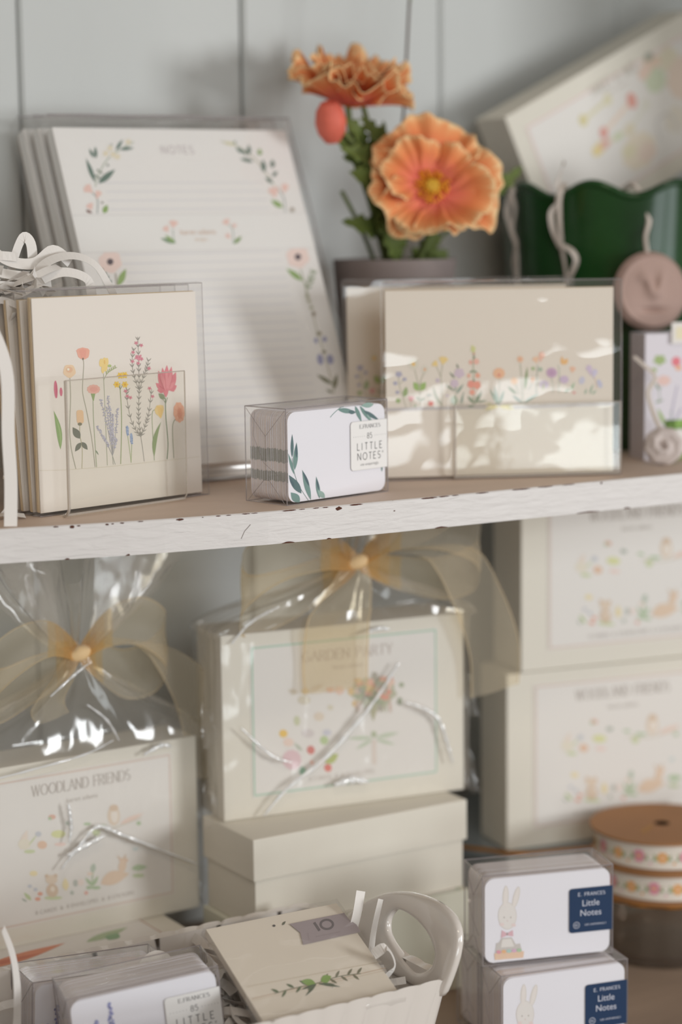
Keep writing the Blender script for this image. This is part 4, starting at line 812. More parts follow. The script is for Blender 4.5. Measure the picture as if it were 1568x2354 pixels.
def cord(a, zs, label, extra=None, w=2.2):
    c = MB(); P = [(gc[0]+86*cos(a), gc[1]+86*sin(a), 172), (gc[0]+91*cos(a), gc[1]+91*sin(a), 181)]+[onpot(a+da, z, 2) for da, z in zs]
    strip(c, P, w*2, (cos(a+1.2), sin(a+1.2), .1), 2.4); c.tube(catmull(P, 5), w*.42, CORD, 6)
    for ex in extra or []: strip(c, [onpot(a+da, z, e) for da, z, e in ex], w*1.7, (cos(a+1.2), sin(a+1.2), 0), 1.5)
    c.mats = [CORD if m in (SHR, CORD) else m for m in c.mats]
    return c
c = cord(CA1, ((0, 176), (.03, 165), (-.02, 150), (.02, 135), (0, 110), (.01, 80)), '', [((0, 174, 3), (-.05, 163, 4), (.0, 150, 4), (.05, 140, 4), (.0, 128, 4), (.02, 115, 4))]); tag(c.build('hanging_cord', solid=.3), 'white twisted cord hanging over the planter rim beside the poppy', 'cord')
c = cord(CA2, ((0, 174), (-.01, 160), (.0, 140), (.03, 118), (.03, 80)), '', [((0, 168, 3), (-.06, 162, 4), (-.05, 150, 4), (.0, 138, 3)), ((.02, 140, 3), (.10, 136, 5), (.13, 130, 5), (.09, 122, 4), (.04, 116, 3)), ((-.02, 179, 3), (.03, 190, 3), (.06, 196, 4))]); tag(c.build('hanging_cord', solid=.3), 'pale looped cord over the planter rim, between two others', 'cord')
orn = thing('clay_ornament', 'round pink beige clay ornament with a raised relief, hung by cord on green planter', 'ornament', (331, 78, 109), (radians(-6), 0, radians(-16)))
def disc(u, v):
    a = 2*pi*u; R = 26.5; r = R*v; x, z = r*cos(a), r*sin(a)
    h = 3.2*(1-v**8)+2.2*(1 if .80 < v < .93 else 0)*0
    h += 2.0*math.exp(-((v-.87)/.05)**2)*.4
    for cx, cz, sx, sz, hh, ro in ((-4, 5, 3, 7, 2.6, .35), (4.5, 4, 3, 8, 2.4, -.35), (0, -2, 6, 4, 1.6, 0), (0, -12.5, 9, 1.6, -2.4, 0), (-9, 9, 3, 3, 1, 0)):
        dx, dz = x-cx, z-cz; X = dx*cos(ro)+dz*sin(ro); Z = -dx*sin(ro)+dz*cos(ro); h += hh*math.exp(-(X/sx)**2-(Z/sz)**2)
    return (x, -h*1.5, z)
c = MB(); CL = mat('pink_beige_clay', '#b59a90', .75, .2, bump=.15, scale=120, var=.14, varscale=25); c.grid(disc, 64, 32, CL, cu=True); c.grid(lambda u, v: (26.5*cos(-2*pi*u)*(1-v), 2.5*min(1, v*9), 26.5*sin(-2*pi*u)*(1-v)), 64, 10, CL, cu=True); c.build('relief_disc', orn, smooth=True, weld=True)
c = MB(); P = [(-1, .5, 26), (-2, 0, 36), (1, 1, 48), (-3, 3, 60), (-4, 4, 68), (-7, 9, 72.5), (-9, 18, 70)]; c.tube(catmull(P, 6), 1.6, CORD, 7); strip(c, P, 4.2, (1, -.3, 0), 3.5, CORD); c.build('hanging_cord', orn, smooth=True)
# small rosette ornament lying by the bag
ros = thing('clay_ornament', 'small pale rosette ornament lying at the shelf edge beside the wide card pack', 'ornament', (294, 20, 12.5), (radians(-18), 0, radians(-30)))
c = MB()
def rose(u, v):
    a = 2*pi*u; R = 12.5*(1+.04*sin(8*a)); return (R*v*cos(a), -(2.5*(1-v**6)+1.6*sin(v*9+a)*(1-v)*1.4), R*v*sin(a))
c.grid(rose, 48, 20, mat('pale_clay', '#c9bdb8', .7), cu=True); c.grid(lambda u, v: (12.5*(1-v)*cos(-2*pi*u), 2, 12.5*(1-v)*sin(-2*pi*u)), 48, 4, mat('pale_clay'), cu=True); c.build('rosette', ros, smooth=True)
c = MB(); P = [(-2, 0, 11), (-6, 2, 24), (-8, 2, 36), (-3, 2, 46), (-10, 2, 54), (-16, 3, 60)]; strip(c, P, 3.4, (0, -1, 0), .6, CORD); c.tube(catmull(P, 5), .8, CORD, 6); c.build('hanging_cord', ros, smooth=True)

# ================================================================== TILTED KEEPSAKE BOX (in the planter)
def keepsake_box(root, w, h, d, border='#cbb4a6', m=BOXM, label_m=LABELM, printer=None, lab=(18, 12, 8)):
    c = MB(); c.box(0, w, 0, d, 0, h, m); c.build('box_body', root, bevel=.8)
    l = MB(); mx, mz, mt = lab; l.box(mx, w-mx, -.35, 0.02, mz, h-mt, label_m)
    a = Art(l, None, lambda u, v, o: (u, -.35-o, v)); x0, x1, z0, z1 = mx+1.4, w-mx-1.4, mz+1.4, h-mt-1.4
    a.layer(0).line([(x0, z0), (x1, z0), (x1, z1), (x0, z1), (x0, z0)], 1.2, border)
    if printer: printer(a, w, h)
    l.build('label', root); FADE[0] = .18
def nursery_print(a, w, h):
    a.fn = lambda x, y: (x*1.12+20, y)
    FADE[0] = .5
    def L(x, z): return (x, z)
    a.layer(1).letters('SWEET & WEE', 72, 86, 6.5, '#9c9688', w=.13, serif=True, space=.2, maxw=42); a.text('karen adams', 72, 80.5, 3, '#b5aea2')
    for p0, p1, c0, c1 in (((38, 74), (62, 78), '#d8d0a0', '#cdbf6f'), ((50, 58), (80, 68), '#f0c9b4', '#dc6a60'), ((44, 50), (70, 50), '#d8c9a8', '#e8c070'), ((72, 50), (90, 60), '#d8d6c8', '#d8c9a8')):
        a.layer(1).line([p0, p1], 3, c0); a.layer(2).ell(*p0, 3.4, 4.4, c1); a.ell(*p1, 3.4, 4.4, c0)
    a.layer(2).ell(80, 68, 4, 6, '#d9695f'); a.ell(48, 50, 4.5, 3, '#dc8f80'); a.ell(60, 50, 4, 3, '#b9cc9a'); a.ell(40, 49, 4, 4, '#eccb6a')
    a.layer(1).blob(104, 72, 9, 9, '#b8c9a4', 7, .06); a.ell(104, 86, 6, 6, '#ccb38a'); a.ell(98, 82, 7, 5, '#e2b9a8', 30); a.ell(110, 84, 6, 4, '#ddb59c'); a.layer(2).ell(105, 90, 4, 3, '#6d7668'); a.layer(1).blob(120, 80, 8, 10, '#d9cfae', 6, .1)
    a.blob(128, 62, 16, 16, '#e0c2b0', 9, .04); a.blob(72, 32, 15, 13, '#e2d3b8', 8, .06); a.ell(78, 28, 8, 7, '#e4c4b4'); a.ell(64, 36, 6, 5, '#d8cfa0'); a.blob(110, 38, 10, 10, '#d6cfc0', 6, .1)
    a.layer(1).line([(92, 30), (92, 42), (96, 46), (104, 46), (108, 40), (108, 30)], 1.6, '#b9b7ba')
tb = thing('keepsake_box', 'cream keepsake box tipped corner down inside the green planter', 'gift box', (345, 199, 134), (0, radians(-25.5), 0))
keepsake_box(tb, 190, 105, 36, '#e3bfb8', printer=nursery_print, lab=(13, 13, 13))

# ================================================================== FAR RIGHT FLORAL BAG
fb = thing('floral_gift_bag', 'small lilac white bag printed with garden flowers, at the right edge below clay ornament', 'gift bag', (299, 45, .1), (0, 0, radians(-14)))
c = MB(); LI = mat('lilac_white_paper', '#dcd7de', .6, .3); c.box(0, 78, 0, 22, 0, 83, LI, skip='t'); 
a = Art(c); a.layer(1)
def fbx(x, y): return ((x/7.84)*.295+.5-0, (1100-0-(800+y/7.84))*.285-8)
a.fn = lambda x, y: ((1368+x/7.84-1483)/3.15, (1062-(800+y/7.84))/3.62)
a.blob(1160, 190, 105, 90, '#97b070', 5, .15); a.ell(1060, 370, 55, 45, '#9fb47c'); a.ell(1455, 230, 80, 90, '#e2707f'); a.ell(1500, 350, 60, 50, '#e8ac8c'); a.blob(1240, 575, 120, 95, '#e3bfb8', 6, .08)
a.leaf(1170, 760, 1080, 600, 50, '#8a9a8c'); a.leaf(1080, 980, 1240, 930, 50, '#93a290'); a.curve([(1170, 960), (1160, 760), (1200, 680)], 14, '#9aa898'); a.leaf(1270, 1420, 1130, 1080, 70, '#94b06a'); a.leaf(1290, 1620, 1080, 1460, 60, '#a3ab88')
a.curve([(1370, 1400), (1400, 1100), (1480, 680)], 40, '#b3adc6', .6); a.curve([(1440, 1350), (1560, 1100)], 40, '#b0abc4', .6); a.curve([(1380, 1400), (1370, 1150)], 14, '#9db0a2')
a.curve([(1700, 1400), (1650, 900), (1720, 500)], 20, '#a5b49a'); a.daisy(1760, 420, 120, 8, '#f0c9b8', '#e8b48c', .5); a.blob(1850, 900, 130, 120, '#c9bfe0', 7, .1)
c.build('bag_body', fb)
c = MB(); GRN = mat('green_striped_ribbon', '#84a852', .5, .3, var=.4, varscale=90, stretch=(1, 1, 3)); c.box(15, 22, -.9, -.3, 0, 26, GRN); c.box(15, 78, -.9, -.3, 20, 26, GRN); c.box(15, 78, -.85, -.25, 0, 4, GRN); c.build('ribbon_frame', fb)
c = MB(); c.box(22, 50, -1.6, -1.0, 5, 19.5, mat('tag_paper', '#e2ddd8', .5)); c.build('name_tag', fb)
c = MB(); c.box(18, 46, -2.2, -1.2, 76, 90, mat('tag_paper')); c.face([(21, -2.3, 79), (44, -2.3, 79), (44, -2.3, 87), (21, -2.3, 87)], ink('#e9e0bd')); c.build('top_tag', fb)

# ================================================================== CELLOPHANE + ORGANZA
ORG = film('cream_organza', tint='#f6efe0', gloss=.2, rough=.4, haze=.24, bump=.2, scale=400, hazecol='#fbeed6', thru=.3)
ORE = film('organza_selvedge', tint='#f0e4cc', gloss=.2, rough=.4, haze=.36, bump=.2, scale=400, hazecol='#f8e8cc', thru=.3)
ORH = film('organza_gather', tint='#fbf3e2', gloss=.1, rough=.4, haze=.16, bump=.2, scale=400, hazecol='#f6d4a0', thru=.3)
ORK = mat('gathered_organza', '#e6c493', .6, .3, bump=.3, scale=300)
def cello_bag(parent, x0, x1, y0, y1, z0, z1, neck, ztop, flare, seed, crease_glints=()):
    cx, cy = neck[0], neck[1]; mx, my = (x0+x1)/2, (y0+y1)/2; hx, hy = (x1-x0)/2+2.2, (y1-y0)/2+2.2
    def ring(a, s):
        ca, sa = cos(a), sin(a); k = 1/max(abs(ca)**1, abs(sa)**1); k = min(k, 1.33)
        bx, by = mx+hx*max(-1, min(1, ca*k*1.02)), my+hy*max(-1, min(1, sa*k*1.02))
        nz = noise.noise(Vector((ca*2.2+seed, sa*2.2, s*3))); nf = noise.noise(Vector((ca*6, sa*6+seed, s*5)))
        if s < .5:
            t = s/.5; z = z0+.4+(z1-z0)*t; bulge = 1.0+3.0*t*abs(nz)+ (1.5*nf)*t; dx, dy = bx-mx, by-my; L = hypot(dx, dy); return (bx+dx/L*max(0, bulge), by+dy/L*max(0, bulge), z)
        if s < .8:
            t = (s-.5)/.3; e = t*t*(3-2*t); fold = 1+.10*sin(a*13+seed+2*nz)*e+.05*nf; rx = (hx+3)*(1-e)+7*e; ry = (hy+3)*(1-e)+7*e
            kk = k*(1-e)+e; X = (mx*(1-e)+cx*e)+rx*ca*kk*fold*(1 if kk > 0 else 1); Y = (my*(1-e)+cy*e)+ry*sa*kk*fold
            X = max(x0-9, min(x1+9, X)); return (X, Y, z1+(neck[2]-z1)*t+5*nf*sin(pi*t))
        t = (s-.8)/.2; fold = .62+.38*sin(a*9+seed*2+1.5*nz)+.15*sin(a*21+seed); R = 7+(flare-7)*t**.8*fold
        return (cx+R*ca*1.25, cy+R*sa*.75, neck[2]+(ztop-neck[2])*t*(.85+.25*nf)+4*nf*t)
    c = MB(); c.grid(lambda u, v: ring(2*pi*u, v), 150, 80, CELLO, cu=True)
    # folded tucks at the lower right and left corners
    for (bx, by, sg) in ((x1, y0, 1), (x0, y0, -1)):
        for zc in (z0+8, (z0+z1)/2):
            c.grid(lambda u, v: (bx+sg*(2+11*u*(1-.3*v)), by+3+9*v+2*sin(u*5), zc+(u*16*(v-.5))+14*v-6+2*sin(u*9+v*7)), 8, 8, CELLO)
    for pts, r in crease_glints:
        P = catmull([(x, y0-4.5-y, z) for x, y, z in pts], 8); n = len(P); c.tube(P, [r*(.25+.75*sin(pi*i/(n-1))**.6)*(1+.3*sin(i*1.7)) for i in range(n)], CGLINT, 6)  # crease ridges drawn white as painted glints along the folds
    return c.build('cellophane_bag', parent, smooth=True, angle=75)
def bow(parent, p, loops, tails, w=30):
    px = Vector(p)
    b = bpy.data.objects.new('organza_bow', None); COL.objects.link(b); b.parent = parent; b.location = px*S; b.empty_display_size = .01
    c = MB(); c.lathe([(0, -7.5), (2.8, -7), (4.4, -4), (5.2, 0), (4.6, 4), (3, 7), (0, 7.5)], ORK, 20); c.build('knot', b, rot=(0, radians(78), 0), smooth=True)
    for pts, ww in loops:
        c = MB(); P = catmull([Vector(q) for q in pts], 8); n = len(P)
        def f(u, v):
            i = min(n-1, int(u*(n-1))); p_ = P[i]; t = i/(n-1); wd = ww*(.22+.78*sin(pi*t)**.8)
            return (p_.x+(v-.5)*wd*.18, p_.y+(v-.5)*wd*.35+1.2*sin(v*8+t*4)*sin(pi*t), p_.z+(v-.5)*wd)
        c.grid(f, n-1, 10, ORG); c.grid(lambda u, v: (lambda q: (q[0], q[1]-.2, q[2]))(f(u, v*.03)), n-1, 1, ORE); c.grid(lambda u, v: (lambda q: (q[0], q[1]-.2, q[2]))(f(u, .97+v*.03)), n-1, 1, ORE)
        for ins, (k0, k1) in enumerate(((0, .05), (0, .09), (0, .13), (0, .17), (.95, 1), (.91, 1), (.87, 1), (.83, 1))): c.grid(lambda u, v: (lambda q: (q[0], q[1]-.1-.08*ins, q[2]))(f(k0+(k1-k0)*u, v)), 8, 8, ORH)
        c.build('loop', b, smooth=True, angle=80)
    for pts, w0, w1, dr in tails:
        c = MB(); P = catmull([Vector(q) for q in pts], 8); n = len(P); dv = Vector(dr).normalized()
        def g(u, v):
            i = min(n-1, int(u*(n-1))); p_ = P[i]; t = i/(n-1); wd = w0+(w1-w0)*min(1, t*2.2); q = p_+dv*(v-.5)*wd; return (q.x, q.y+1.5*sin(v*5+t*9), q.z)
        c.grid(g, n-1, 8, ORG); c.grid(lambda u, v: (lambda q: (q[0], q[1]-.2, q[2]))(g(u, v*.03)), n-1, 1, ORE); c.grid(lambda u, v: (lambda q: (q[0], q[1]-.2, q[2]))(g(u, .97+v*.03)), n-1, 1, ORE)
        c.build('tail', b, smooth=True, angle=80)

# ================================================================== WOODLAND BOXES
def woodland_print(a, w, h):
    FADE[0] = .38
    K = '#9b928c'; a.layer(1).letters('WOODLAND FRIENDS', 80, 90.5, 6.4, K, w=.12, serif=True, space=.16, maxw=66, contrast=.45); a.text('karen adams', 80, 83, 3.0, '#a59c96')
    H0 = homog(((454, 1691), (456, 2086), (0, 2187), (0, 1741)), ((160, 111), (160, 0), (23, 0), (23, 111)))
    b = Art(a.mb, lambda x, y: H0(x/3.015, 1700+y/3.015), a.to3); T = '#dcc3ab'; T2 = '#cfae90'; R = '#e2876c'; Gn = '#93b585'; Y = '#ead79a'; Bl = '#b5bccb'; LG = '#bccb94'
    b.layer(1).leaf(170, 720, 225, 575, 50, '#e6d3c6'); b.ell(200, 680, 46, 40, '#e3dac6'); b.ell(325, 690, 34, 30, '#e0b090'); b.ell(300, 610, 22, 20, Bl); b.leaf(230, 690, 290, 615, 12, LG); b.ell(235, 735, 40, 14, LG); b.ell(440, 615, 50, 28, '#d2d68a'); b.ell(450, 690, 40, 14, '#ecc9c0'); b.ell(515, 540, 24, 16, '#8f9d90'); b.ell(400, 490, 26, 18, '#d69a84'); b.ell(385, 500, 12, 12, Gn)
    b.ell(820, 500, 42, 70, T); b.layer(2).ell(825, 500, 24, 50, '#ece0d6'); b.ell(822, 445, 30, 24, T2); b.layer(1).ell(700, 610, 26, 30, LG); b.ell(740, 570, 40, 12, Gn); b.ell(640, 550, 26, 10, Gn); b.leaf(860, 560, 1020, 490, 34, '#ebc8ba'); b.ell(985, 560, 16, 14, Gn); b.curve([(640, 590), (800, 590), (1000, 520)], 6, '#bfb39c')
    b.ell(258, 897, 28, 20, Y); b.ell(228, 990, 16, 14, Bl); b.ell(268, 1015, 16, 14, Bl); b.leaf(235, 1095, 185, 1035, 28, '#a4bd7c'); b.leaf(205, 1105, 165, 1080, 14, '#8a9a8c'); b.ell(300, 1048, 18, 14, R); b.ell(282, 1086, 20, 14, R)
    b.layer(2).ell(382, 945, 42, 34, T); b.ell(350, 918, 14, 14, T2); b.ell(412, 918, 14, 14, T2); b.ell(385, 1025, 42, 50, T2); b.layer(3).ell(388, 1015, 16, 20, '#ecdcc8'); b.layer(1).ell(390, 1080, 64, 14, LG)
    b.leaf(480, 1030, 478, 935, 44, Y); b.ell(548, 975, 16, 26, '#a3aca6'); b.ell(585, 970, 22, 24, '#ecd6d0'); b.ell(522, 1045, 14, 16, '#a3b0a6'); b.ell(620, 1048, 14, 14, '#e39a8c')
    b.curve([(665, 1020), (665, 940), (680, 840)], 8, Gn); b.leaf(665, 1000, 615, 935, 24, Gn); b.leaf(665, 1000, 705, 925, 24, Gn); b.ell(672, 870, 18, 30, '#9fb3a0', 10); b.ell(690, 1012, 30, 12, Gn); b.ell(640, 1010, 20, 12, Gn); b.ell(650, 910, 20, 12, '#ecd0c0')
    b.layer(2).leaf(720, 985, 915, 915, 96, '#e0bd9f', -12); b.ell(870, 860, 26, 50, '#e0bd9f', 12); b.ell(880, 820, 30, 18, '#ddb496'); b.leaf(880, 815, 895, 775, 14, T2); b.leaf(860, 815, 835, 785, 14, T2); b.ell(825, 965, 20, 12, '#b3a39a')
    b.layer(1).leaf(930, 880, 1035, 870, 44, Gn); b.ell(975, 932, 40, 14, '#a9bf88'); b.ell(960, 742, 20, 14, '#bccdd0')
    a.layer(1).text('8 CARDS  &  8 ENVELOPES  &  8 STICKERS', 80, 17.2, 2.6, K)
WY = 124
wl = thing('keepsake_box', 'woodland animals gift box wrapped in cellophane with a cream bow, left side', 'gift box', (-155, 121, -270), (0, 0, radians(1.4)))
keepsake_box(wl, 160, 111, 38, '#d8c4b8', printer=woodland_print)
wr = copy_tree(wl); wr.location = Vector((235, 110, -270))*S; wr.rotation_euler = (0, 0, radians(-11)); wr.scale = (1.11,)*3
tag(wr, 'unwrapped cream woodland animals box behind the ribbon spools, lower of two stacked', 'gift box', 'stacked woodland boxes at right')
wu = copy_tree(wl); wu.location = Vector((246, 108.5, -270+111*1.11+.2))*S; wu.rotation_euler = (0, 0, radians(-10)); wu.scale = (1.11,)*3
tag(wu, 'unwrapped cream woodland animals box touching the shelf above, upper of two stacked', 'gift box', 'stacked woodland boxes at right')
cello_bag(wl, 0, 160, 0, 38, 0, 111, (88, 18, 170), 240, 62, 3, [([(0, 1, 105), (40, 1, 108), (80, 0, 112), (100, 0, 118)], .7), ([(68, 1, 84), (69, 1, 78), (70, 0, 68), (68, 1, 60)], 1.2), ([(62, 1, 44), (76, 1, 58), (88, 0, 66), (104, 1, 58), (130, 0, 44), (156, 1, 30)], 1.3), ([(66, 1, 52), (78, 1, 56), (92, 1, 60)], 1.8), ([(120, 1, 106), (132, 1, 110), (140, 0, 108)], 1.4), ([(84, -2, 142), (98, -4, 130), (106, -4, 116)], .9), ([(60, -2, 150), (76, -4, 160), (88, -6, 166)], .8)])
bow(wl, (88, 14, 170), [([(0, 0, 0), (18, -4, 14), (40, -6, 16), (58, -4, 2), (54, 4, -14), (34, 6, -18), (12, 2, -6), (0, 0, 0)], 34), ([(0, 0, 0), (-20, -4, 12), (-42, -6, 8), (-60, -4, -6), (-52, 4, -20), (-30, 6, -14), (-10, 2, -6), (0, 0, 0)], 32)],
    [([(4, 0, 0), (30, -4, 6), (58, -8, -8), (76, -10, -40), (84, -12, -72), (88, -14, -90)], 8, 34, (1, -.1, -.22)), ([(-4, 0, 0), (-14, -6, -12), (-26, -8, -26), (-22, -8, -36)], 6, 22, (1, 0, .2))])
# flat boxes below
for k, (loc, lab) in enumerate((((-178, 66, -300.6), 'cream flat box with red and green print, directly beneath the wrapped woodland box'), ((-180, 67, -331.6), 'cream flat box at the very bottom of the left pile'))):
    o = thing('keepsake_box', lab, 'gift box', loc, (0, 0, radians(.5 if k == 0 else 0)))
    c = MB(); c.box(0, 158, 0, 112, 0, 30.4, BOXM); c.build('box_body', o, bevel=.8)
    l = MB(); l.box(16, 142, 12, 100, 30.4, 30.8, LABELM); a = Art(l, None, lambda u, v, o_: (u, v, 30.8+o_)); a.layer(0).line([(17.5, 13.5), (140.5, 13.5), (140.5, 98), (17.5, 98), (17.5, 13.5)], 1.2, '#bfa08c')
    a.layer(1).text('A WARM & LITTLE SMALL & STATIONERY', 84, 20, 3, '#b8a294'); a.leaf(20, 30, 84, 44, 12, '#d9896c'); a.leaf(24, 34, 66, 36, 6, '#c8705a'); a.leaf(95, 38, 128, 48, 9, '#a9bb98'); a.leaf(108, 34, 118, 42, 9, '#86a882'); l.build('label', o)

# ================================================================== MIDDLE PILE
o = thing('lidded_box', 'plain cream box with a deep lift-off lid, under the wrapped garden box', 'gift box', (5, 55, -266.9))
c = MB(); c.box(1.8, 155.5, 1.8, 62, 0, 34, BOXM); c.build('box_base', o, bevel=.7)
c = MB(); c.box(0, 157.5, 0, 64, 31.5, 57.8, BOXM); c.build('lid', o, bevel=.7)
o = thing('keepsake_box', 'pale green cream box with labelled top, lowest in the middle pile', 'gift box', (4, 51, -331.8))
c = MB(); c.box(0, 158, 0, 68, 0, 64.6, BOXG); c.build('box_body', o, bevel=.7)
l = MB(); l.box(6, 152, .6, 62, 64.6, 64.85, LABELM); a = Art(l, None, lambda u, v, o_: (u, v, 64.85+o_)); a.line([(7, 1.6), (151, 1.6), (151, 61), (7, 61), (7, 1.6)], 1.5, '#a9bfa6'); l.build('label', o)
def garden_print(a, w, h):
    FADE[0] = .3
    H0 = homog(((527, 1475), (513, 1890), (1065, 1815), (1072, 1441)), ((0, 117), (0, 0), (w, 0), (w, 117)))
    b = Art(a.mb, lambda x, y: H0(620+x/4.126, 1480+y/4.126), a.to3)
    a.layer(1).letters('GARDEN PARTY', 85, 95.5, 6.2, '#b5a8a2', w=.15, serif=True, space=.18, maxw=62, contrast=.5); a.text('karen adams', 85, 89, 3, '#bdb2aa')
    rnd = random.Random(2); b.layer(1).blob(1035, 510, 205, 130, '#a9ab8e', 9, .06)
    for k in range(46):
        x = rnd.gauss(1035, 110); y = rnd.gauss(500, 75); b.layer(2+k % 3).blob(x, y, rnd.uniform(22, 44), rnd.uniform(20, 38), ('#8d9a78', '#e3a68c', '#d9836f', '#9a9486', '#e8c0ac', '#7f8c70', '#d9b476')[k % 7], 5, .1)
    for k in range(14): x = rnd.uniform(870, 1190); b.layer(2).leaf(x, 570, x+rnd.uniform(-30, 30), 700, 20, ('#a9a98c', '#c9a99a')[k % 2])
    b.layer(2).leaf(1025, 560, 1025, 770, 60, '#a3a17e'); b.ell(1025, 885, 26, 30, '#a3b08e')
    for q in ((1010, 915, 780, 920, 40), (1040, 915, 1260, 870, 40), (1010, 930, 850, 1020, 34), (1040, 930, 1220, 980, 34)): b.layer(1).leaf(*q, '#b9c7ae')
    b.layer(1).curve([(1025, 940), (1020, 1150)], 40, '#dccdc4')
    b.layer(1).leaf(330, 500, 235, 480, 50, '#cdbfae'); b.leaf(430, 500, 580, 430, 50, '#d3c6b6'); b.ell(400, 490, 36, 30, '#dcc391'); b.ell(385, 570, 60, 40, '#cdc3ac')
    b.ell(310, 755, 30, 45, '#c3c79e'); b.ell(175, 870, 40, 36, '#ecb93f'); b.ell(410, 870, 60, 40, '#cfc6c6'); b.ell(220, 950, 50, 40, '#eacdbf'); b.ell(560, 935, 40, 40, '#a9c184'); b.ell(590, 865, 40, 30, '#c3c3d3'); b.ell(430, 1022, 38, 40, '#cf5f58'); b.leaf(350, 1030, 270, 955, 30, '#a9b4a0')
    b.blob(245, 1110, 90, 90, '#deb6bf', 12, .07); b.ell(345, 1215, 32, 42, '#6fa98c'); b.leaf(560, 1140, 690, 1060, 80, '#a8b65a'); b.ell(585, 1185, 36, 36, '#dc5a4f'); b.ell(435, 1135, 20, 20, '#e5a494'); b.ell(520, 720, 50, 40, '#dccbb8'); b.ell(630, 640, 30, 24, '#d3cbb4')
    a.layer(1).text('8 CARDS  &  8 ENVELOPES', 80, 19, 2.8, '#b8aca6')
gd = thing('keepsake_box', 'garden party box with green bordered label, wrapped in cellophane with organza bow, centre', 'gift box', (9, 98, -208.9), (0, 0, radians(-8)))
keepsake_box(gd, 167, 117, 42, '#a8c9b4', printer=garden_print, lab=(19, 13, 8))
cello_bag(gd, 0, 167, 0, 42, 0, 117, (94, 10, 155), 184, 50, 9, [([(118, 1, 90), (104, 2, 72), (88, 1, 54), (66, 1, 34), (40, 2, 18), (24, 1, 2)], 1.5), ([(122, 1, 64), (136, 1, 58), (146, 1, 50), (152, 1, 34), (156, 1, 20)], 1.2), ([(10, 1, 60), (30, 1, 40), (44, 1, 34)], .9), ([(72, 1, 16), (84, 1, 18), (96, 1, 15)], 2.4), ([(6, -2, 112), (20, -4, 124), (40, -6, 132)], .9), ([(90, 0, 110), (104, 0, 113), (112, 1, 112)], 1.2)])
bow(gd, (94, 4, 155), [([(0, 0, 0), (24, -6, 16), (56, -8, 18), (82, -6, 8), (84, 2, -10), (60, 6, -16), (24, 4, -8), (0, 0, 0)], 30), ([(0, 0, 0), (-24, -6, 10), (-54, -8, 10), (-78, -6, -4), (-74, 2, -22), (-44, 6, -18), (-16, 2, -6), (0, 0, 0)], 38)],
    [([(-2, -2, 0), (-8, -8, -14), (-18, -10, -34), (-20, -10, -56), (-20, -12, -78)], 12, 44, (1, 0, 0)), ([(6, 0, 0), (30, -8, 6), (60, -12, 2), (76, -14, -24), (90, -14, -60), (92, -12, -90)], 8, 36, (1, 0, .16))], 30)

# ================================================================== TRAY UNDER THE RIGHT STACK
t = thing('pedestal_tray', 'grey glass pedestal tray with gold rim, under the two stacked woodland boxes', 'tray', (331, 168, -332))
GG = mat('grey_glass', '#8f979b', .15, .6, coat=.6); GO = mat('gold_trim', '#c98a3a', .3, .5, metal=.8)
def oval(rx, ry, n=64, k=.02): return [(rx*(abs(cos(a))**.75)*(1 if cos(a) > 0 else -1)*(1+k*sin(10*a)), ry*(abs(sin(a))**.75)*(1 if sin(a) > 0 else -1)*(1+k*sin(10*a))) for a in [2*pi*j/n for j in range(n)]]
c = MB(); c.prism(oval(112, 80), 56, 61.6, GG, plane='xy'); c.build('tray_plate', t, smooth=True)
c = MB(); P = oval(113, 81); c.tube([(x, y, 60) for x, y in P+P[:1]], 1.5, GO, 8, cap=False); c.build('gold_rim', t, smooth=True)
c = MB(); c.prism(oval(95, 66, k=0), 0, 56, GG, plane='xy'); c.build('pedestal', t, smooth=True)

# ================================================================== RIBBON SPOOLS + GLASS JAR
jc = (310, 37)
def fluted(r, z, a, k=.012): return (r*(1+k*cos(12*a))*cos(a), r*(1+k*cos(12*a))*sin(a), z)
t = thing('glass_jar', 'clear faceted glass jar with gold rim, carrying the ribbon spools', 'jar', (jc[0], jc[1], -331.9))
JG = film('jar_glass', tint='#ebe5de', gloss=1.3, haze=.10, bump=.4, scale=18, rough=.05, hazecol='#a89c90')
prof = [(34, 0), (43, 1.5), (44, 6), (44.5, 25), (45.5, 41), (46, 43)]
c = MB()
for (ra, za), (rb, zb) in zip(prof, prof[1:]): c.grid(lambda u, v: fluted(ra+(rb-ra)*v, za+(zb-za)*v, 2*pi*u), 96, 4, JG, cu=True)
for (ra, za), (rb, zb) in zip([(41, 7), (42, 43)], [(42, 43)]): c.grid(lambda u, v: fluted(ra+(rb-ra)*v, za+(zb-za)*v, -2*pi*u), 96, 4, JG, cu=True)
c.lathe([(0, 1.5), (43, 1.5)], JG, 60); c.lathe([(0, 6.5), (41, 7)], JG, 60); c.build('jar_body', t, smooth=True)
c = MB(); c.tube([fluted(45.5, 43.4, 2*pi*k/96, .02) for k in range(97)], 1.1, GO, 8, cap=False); c.build('gold_rim', t, smooth=True)
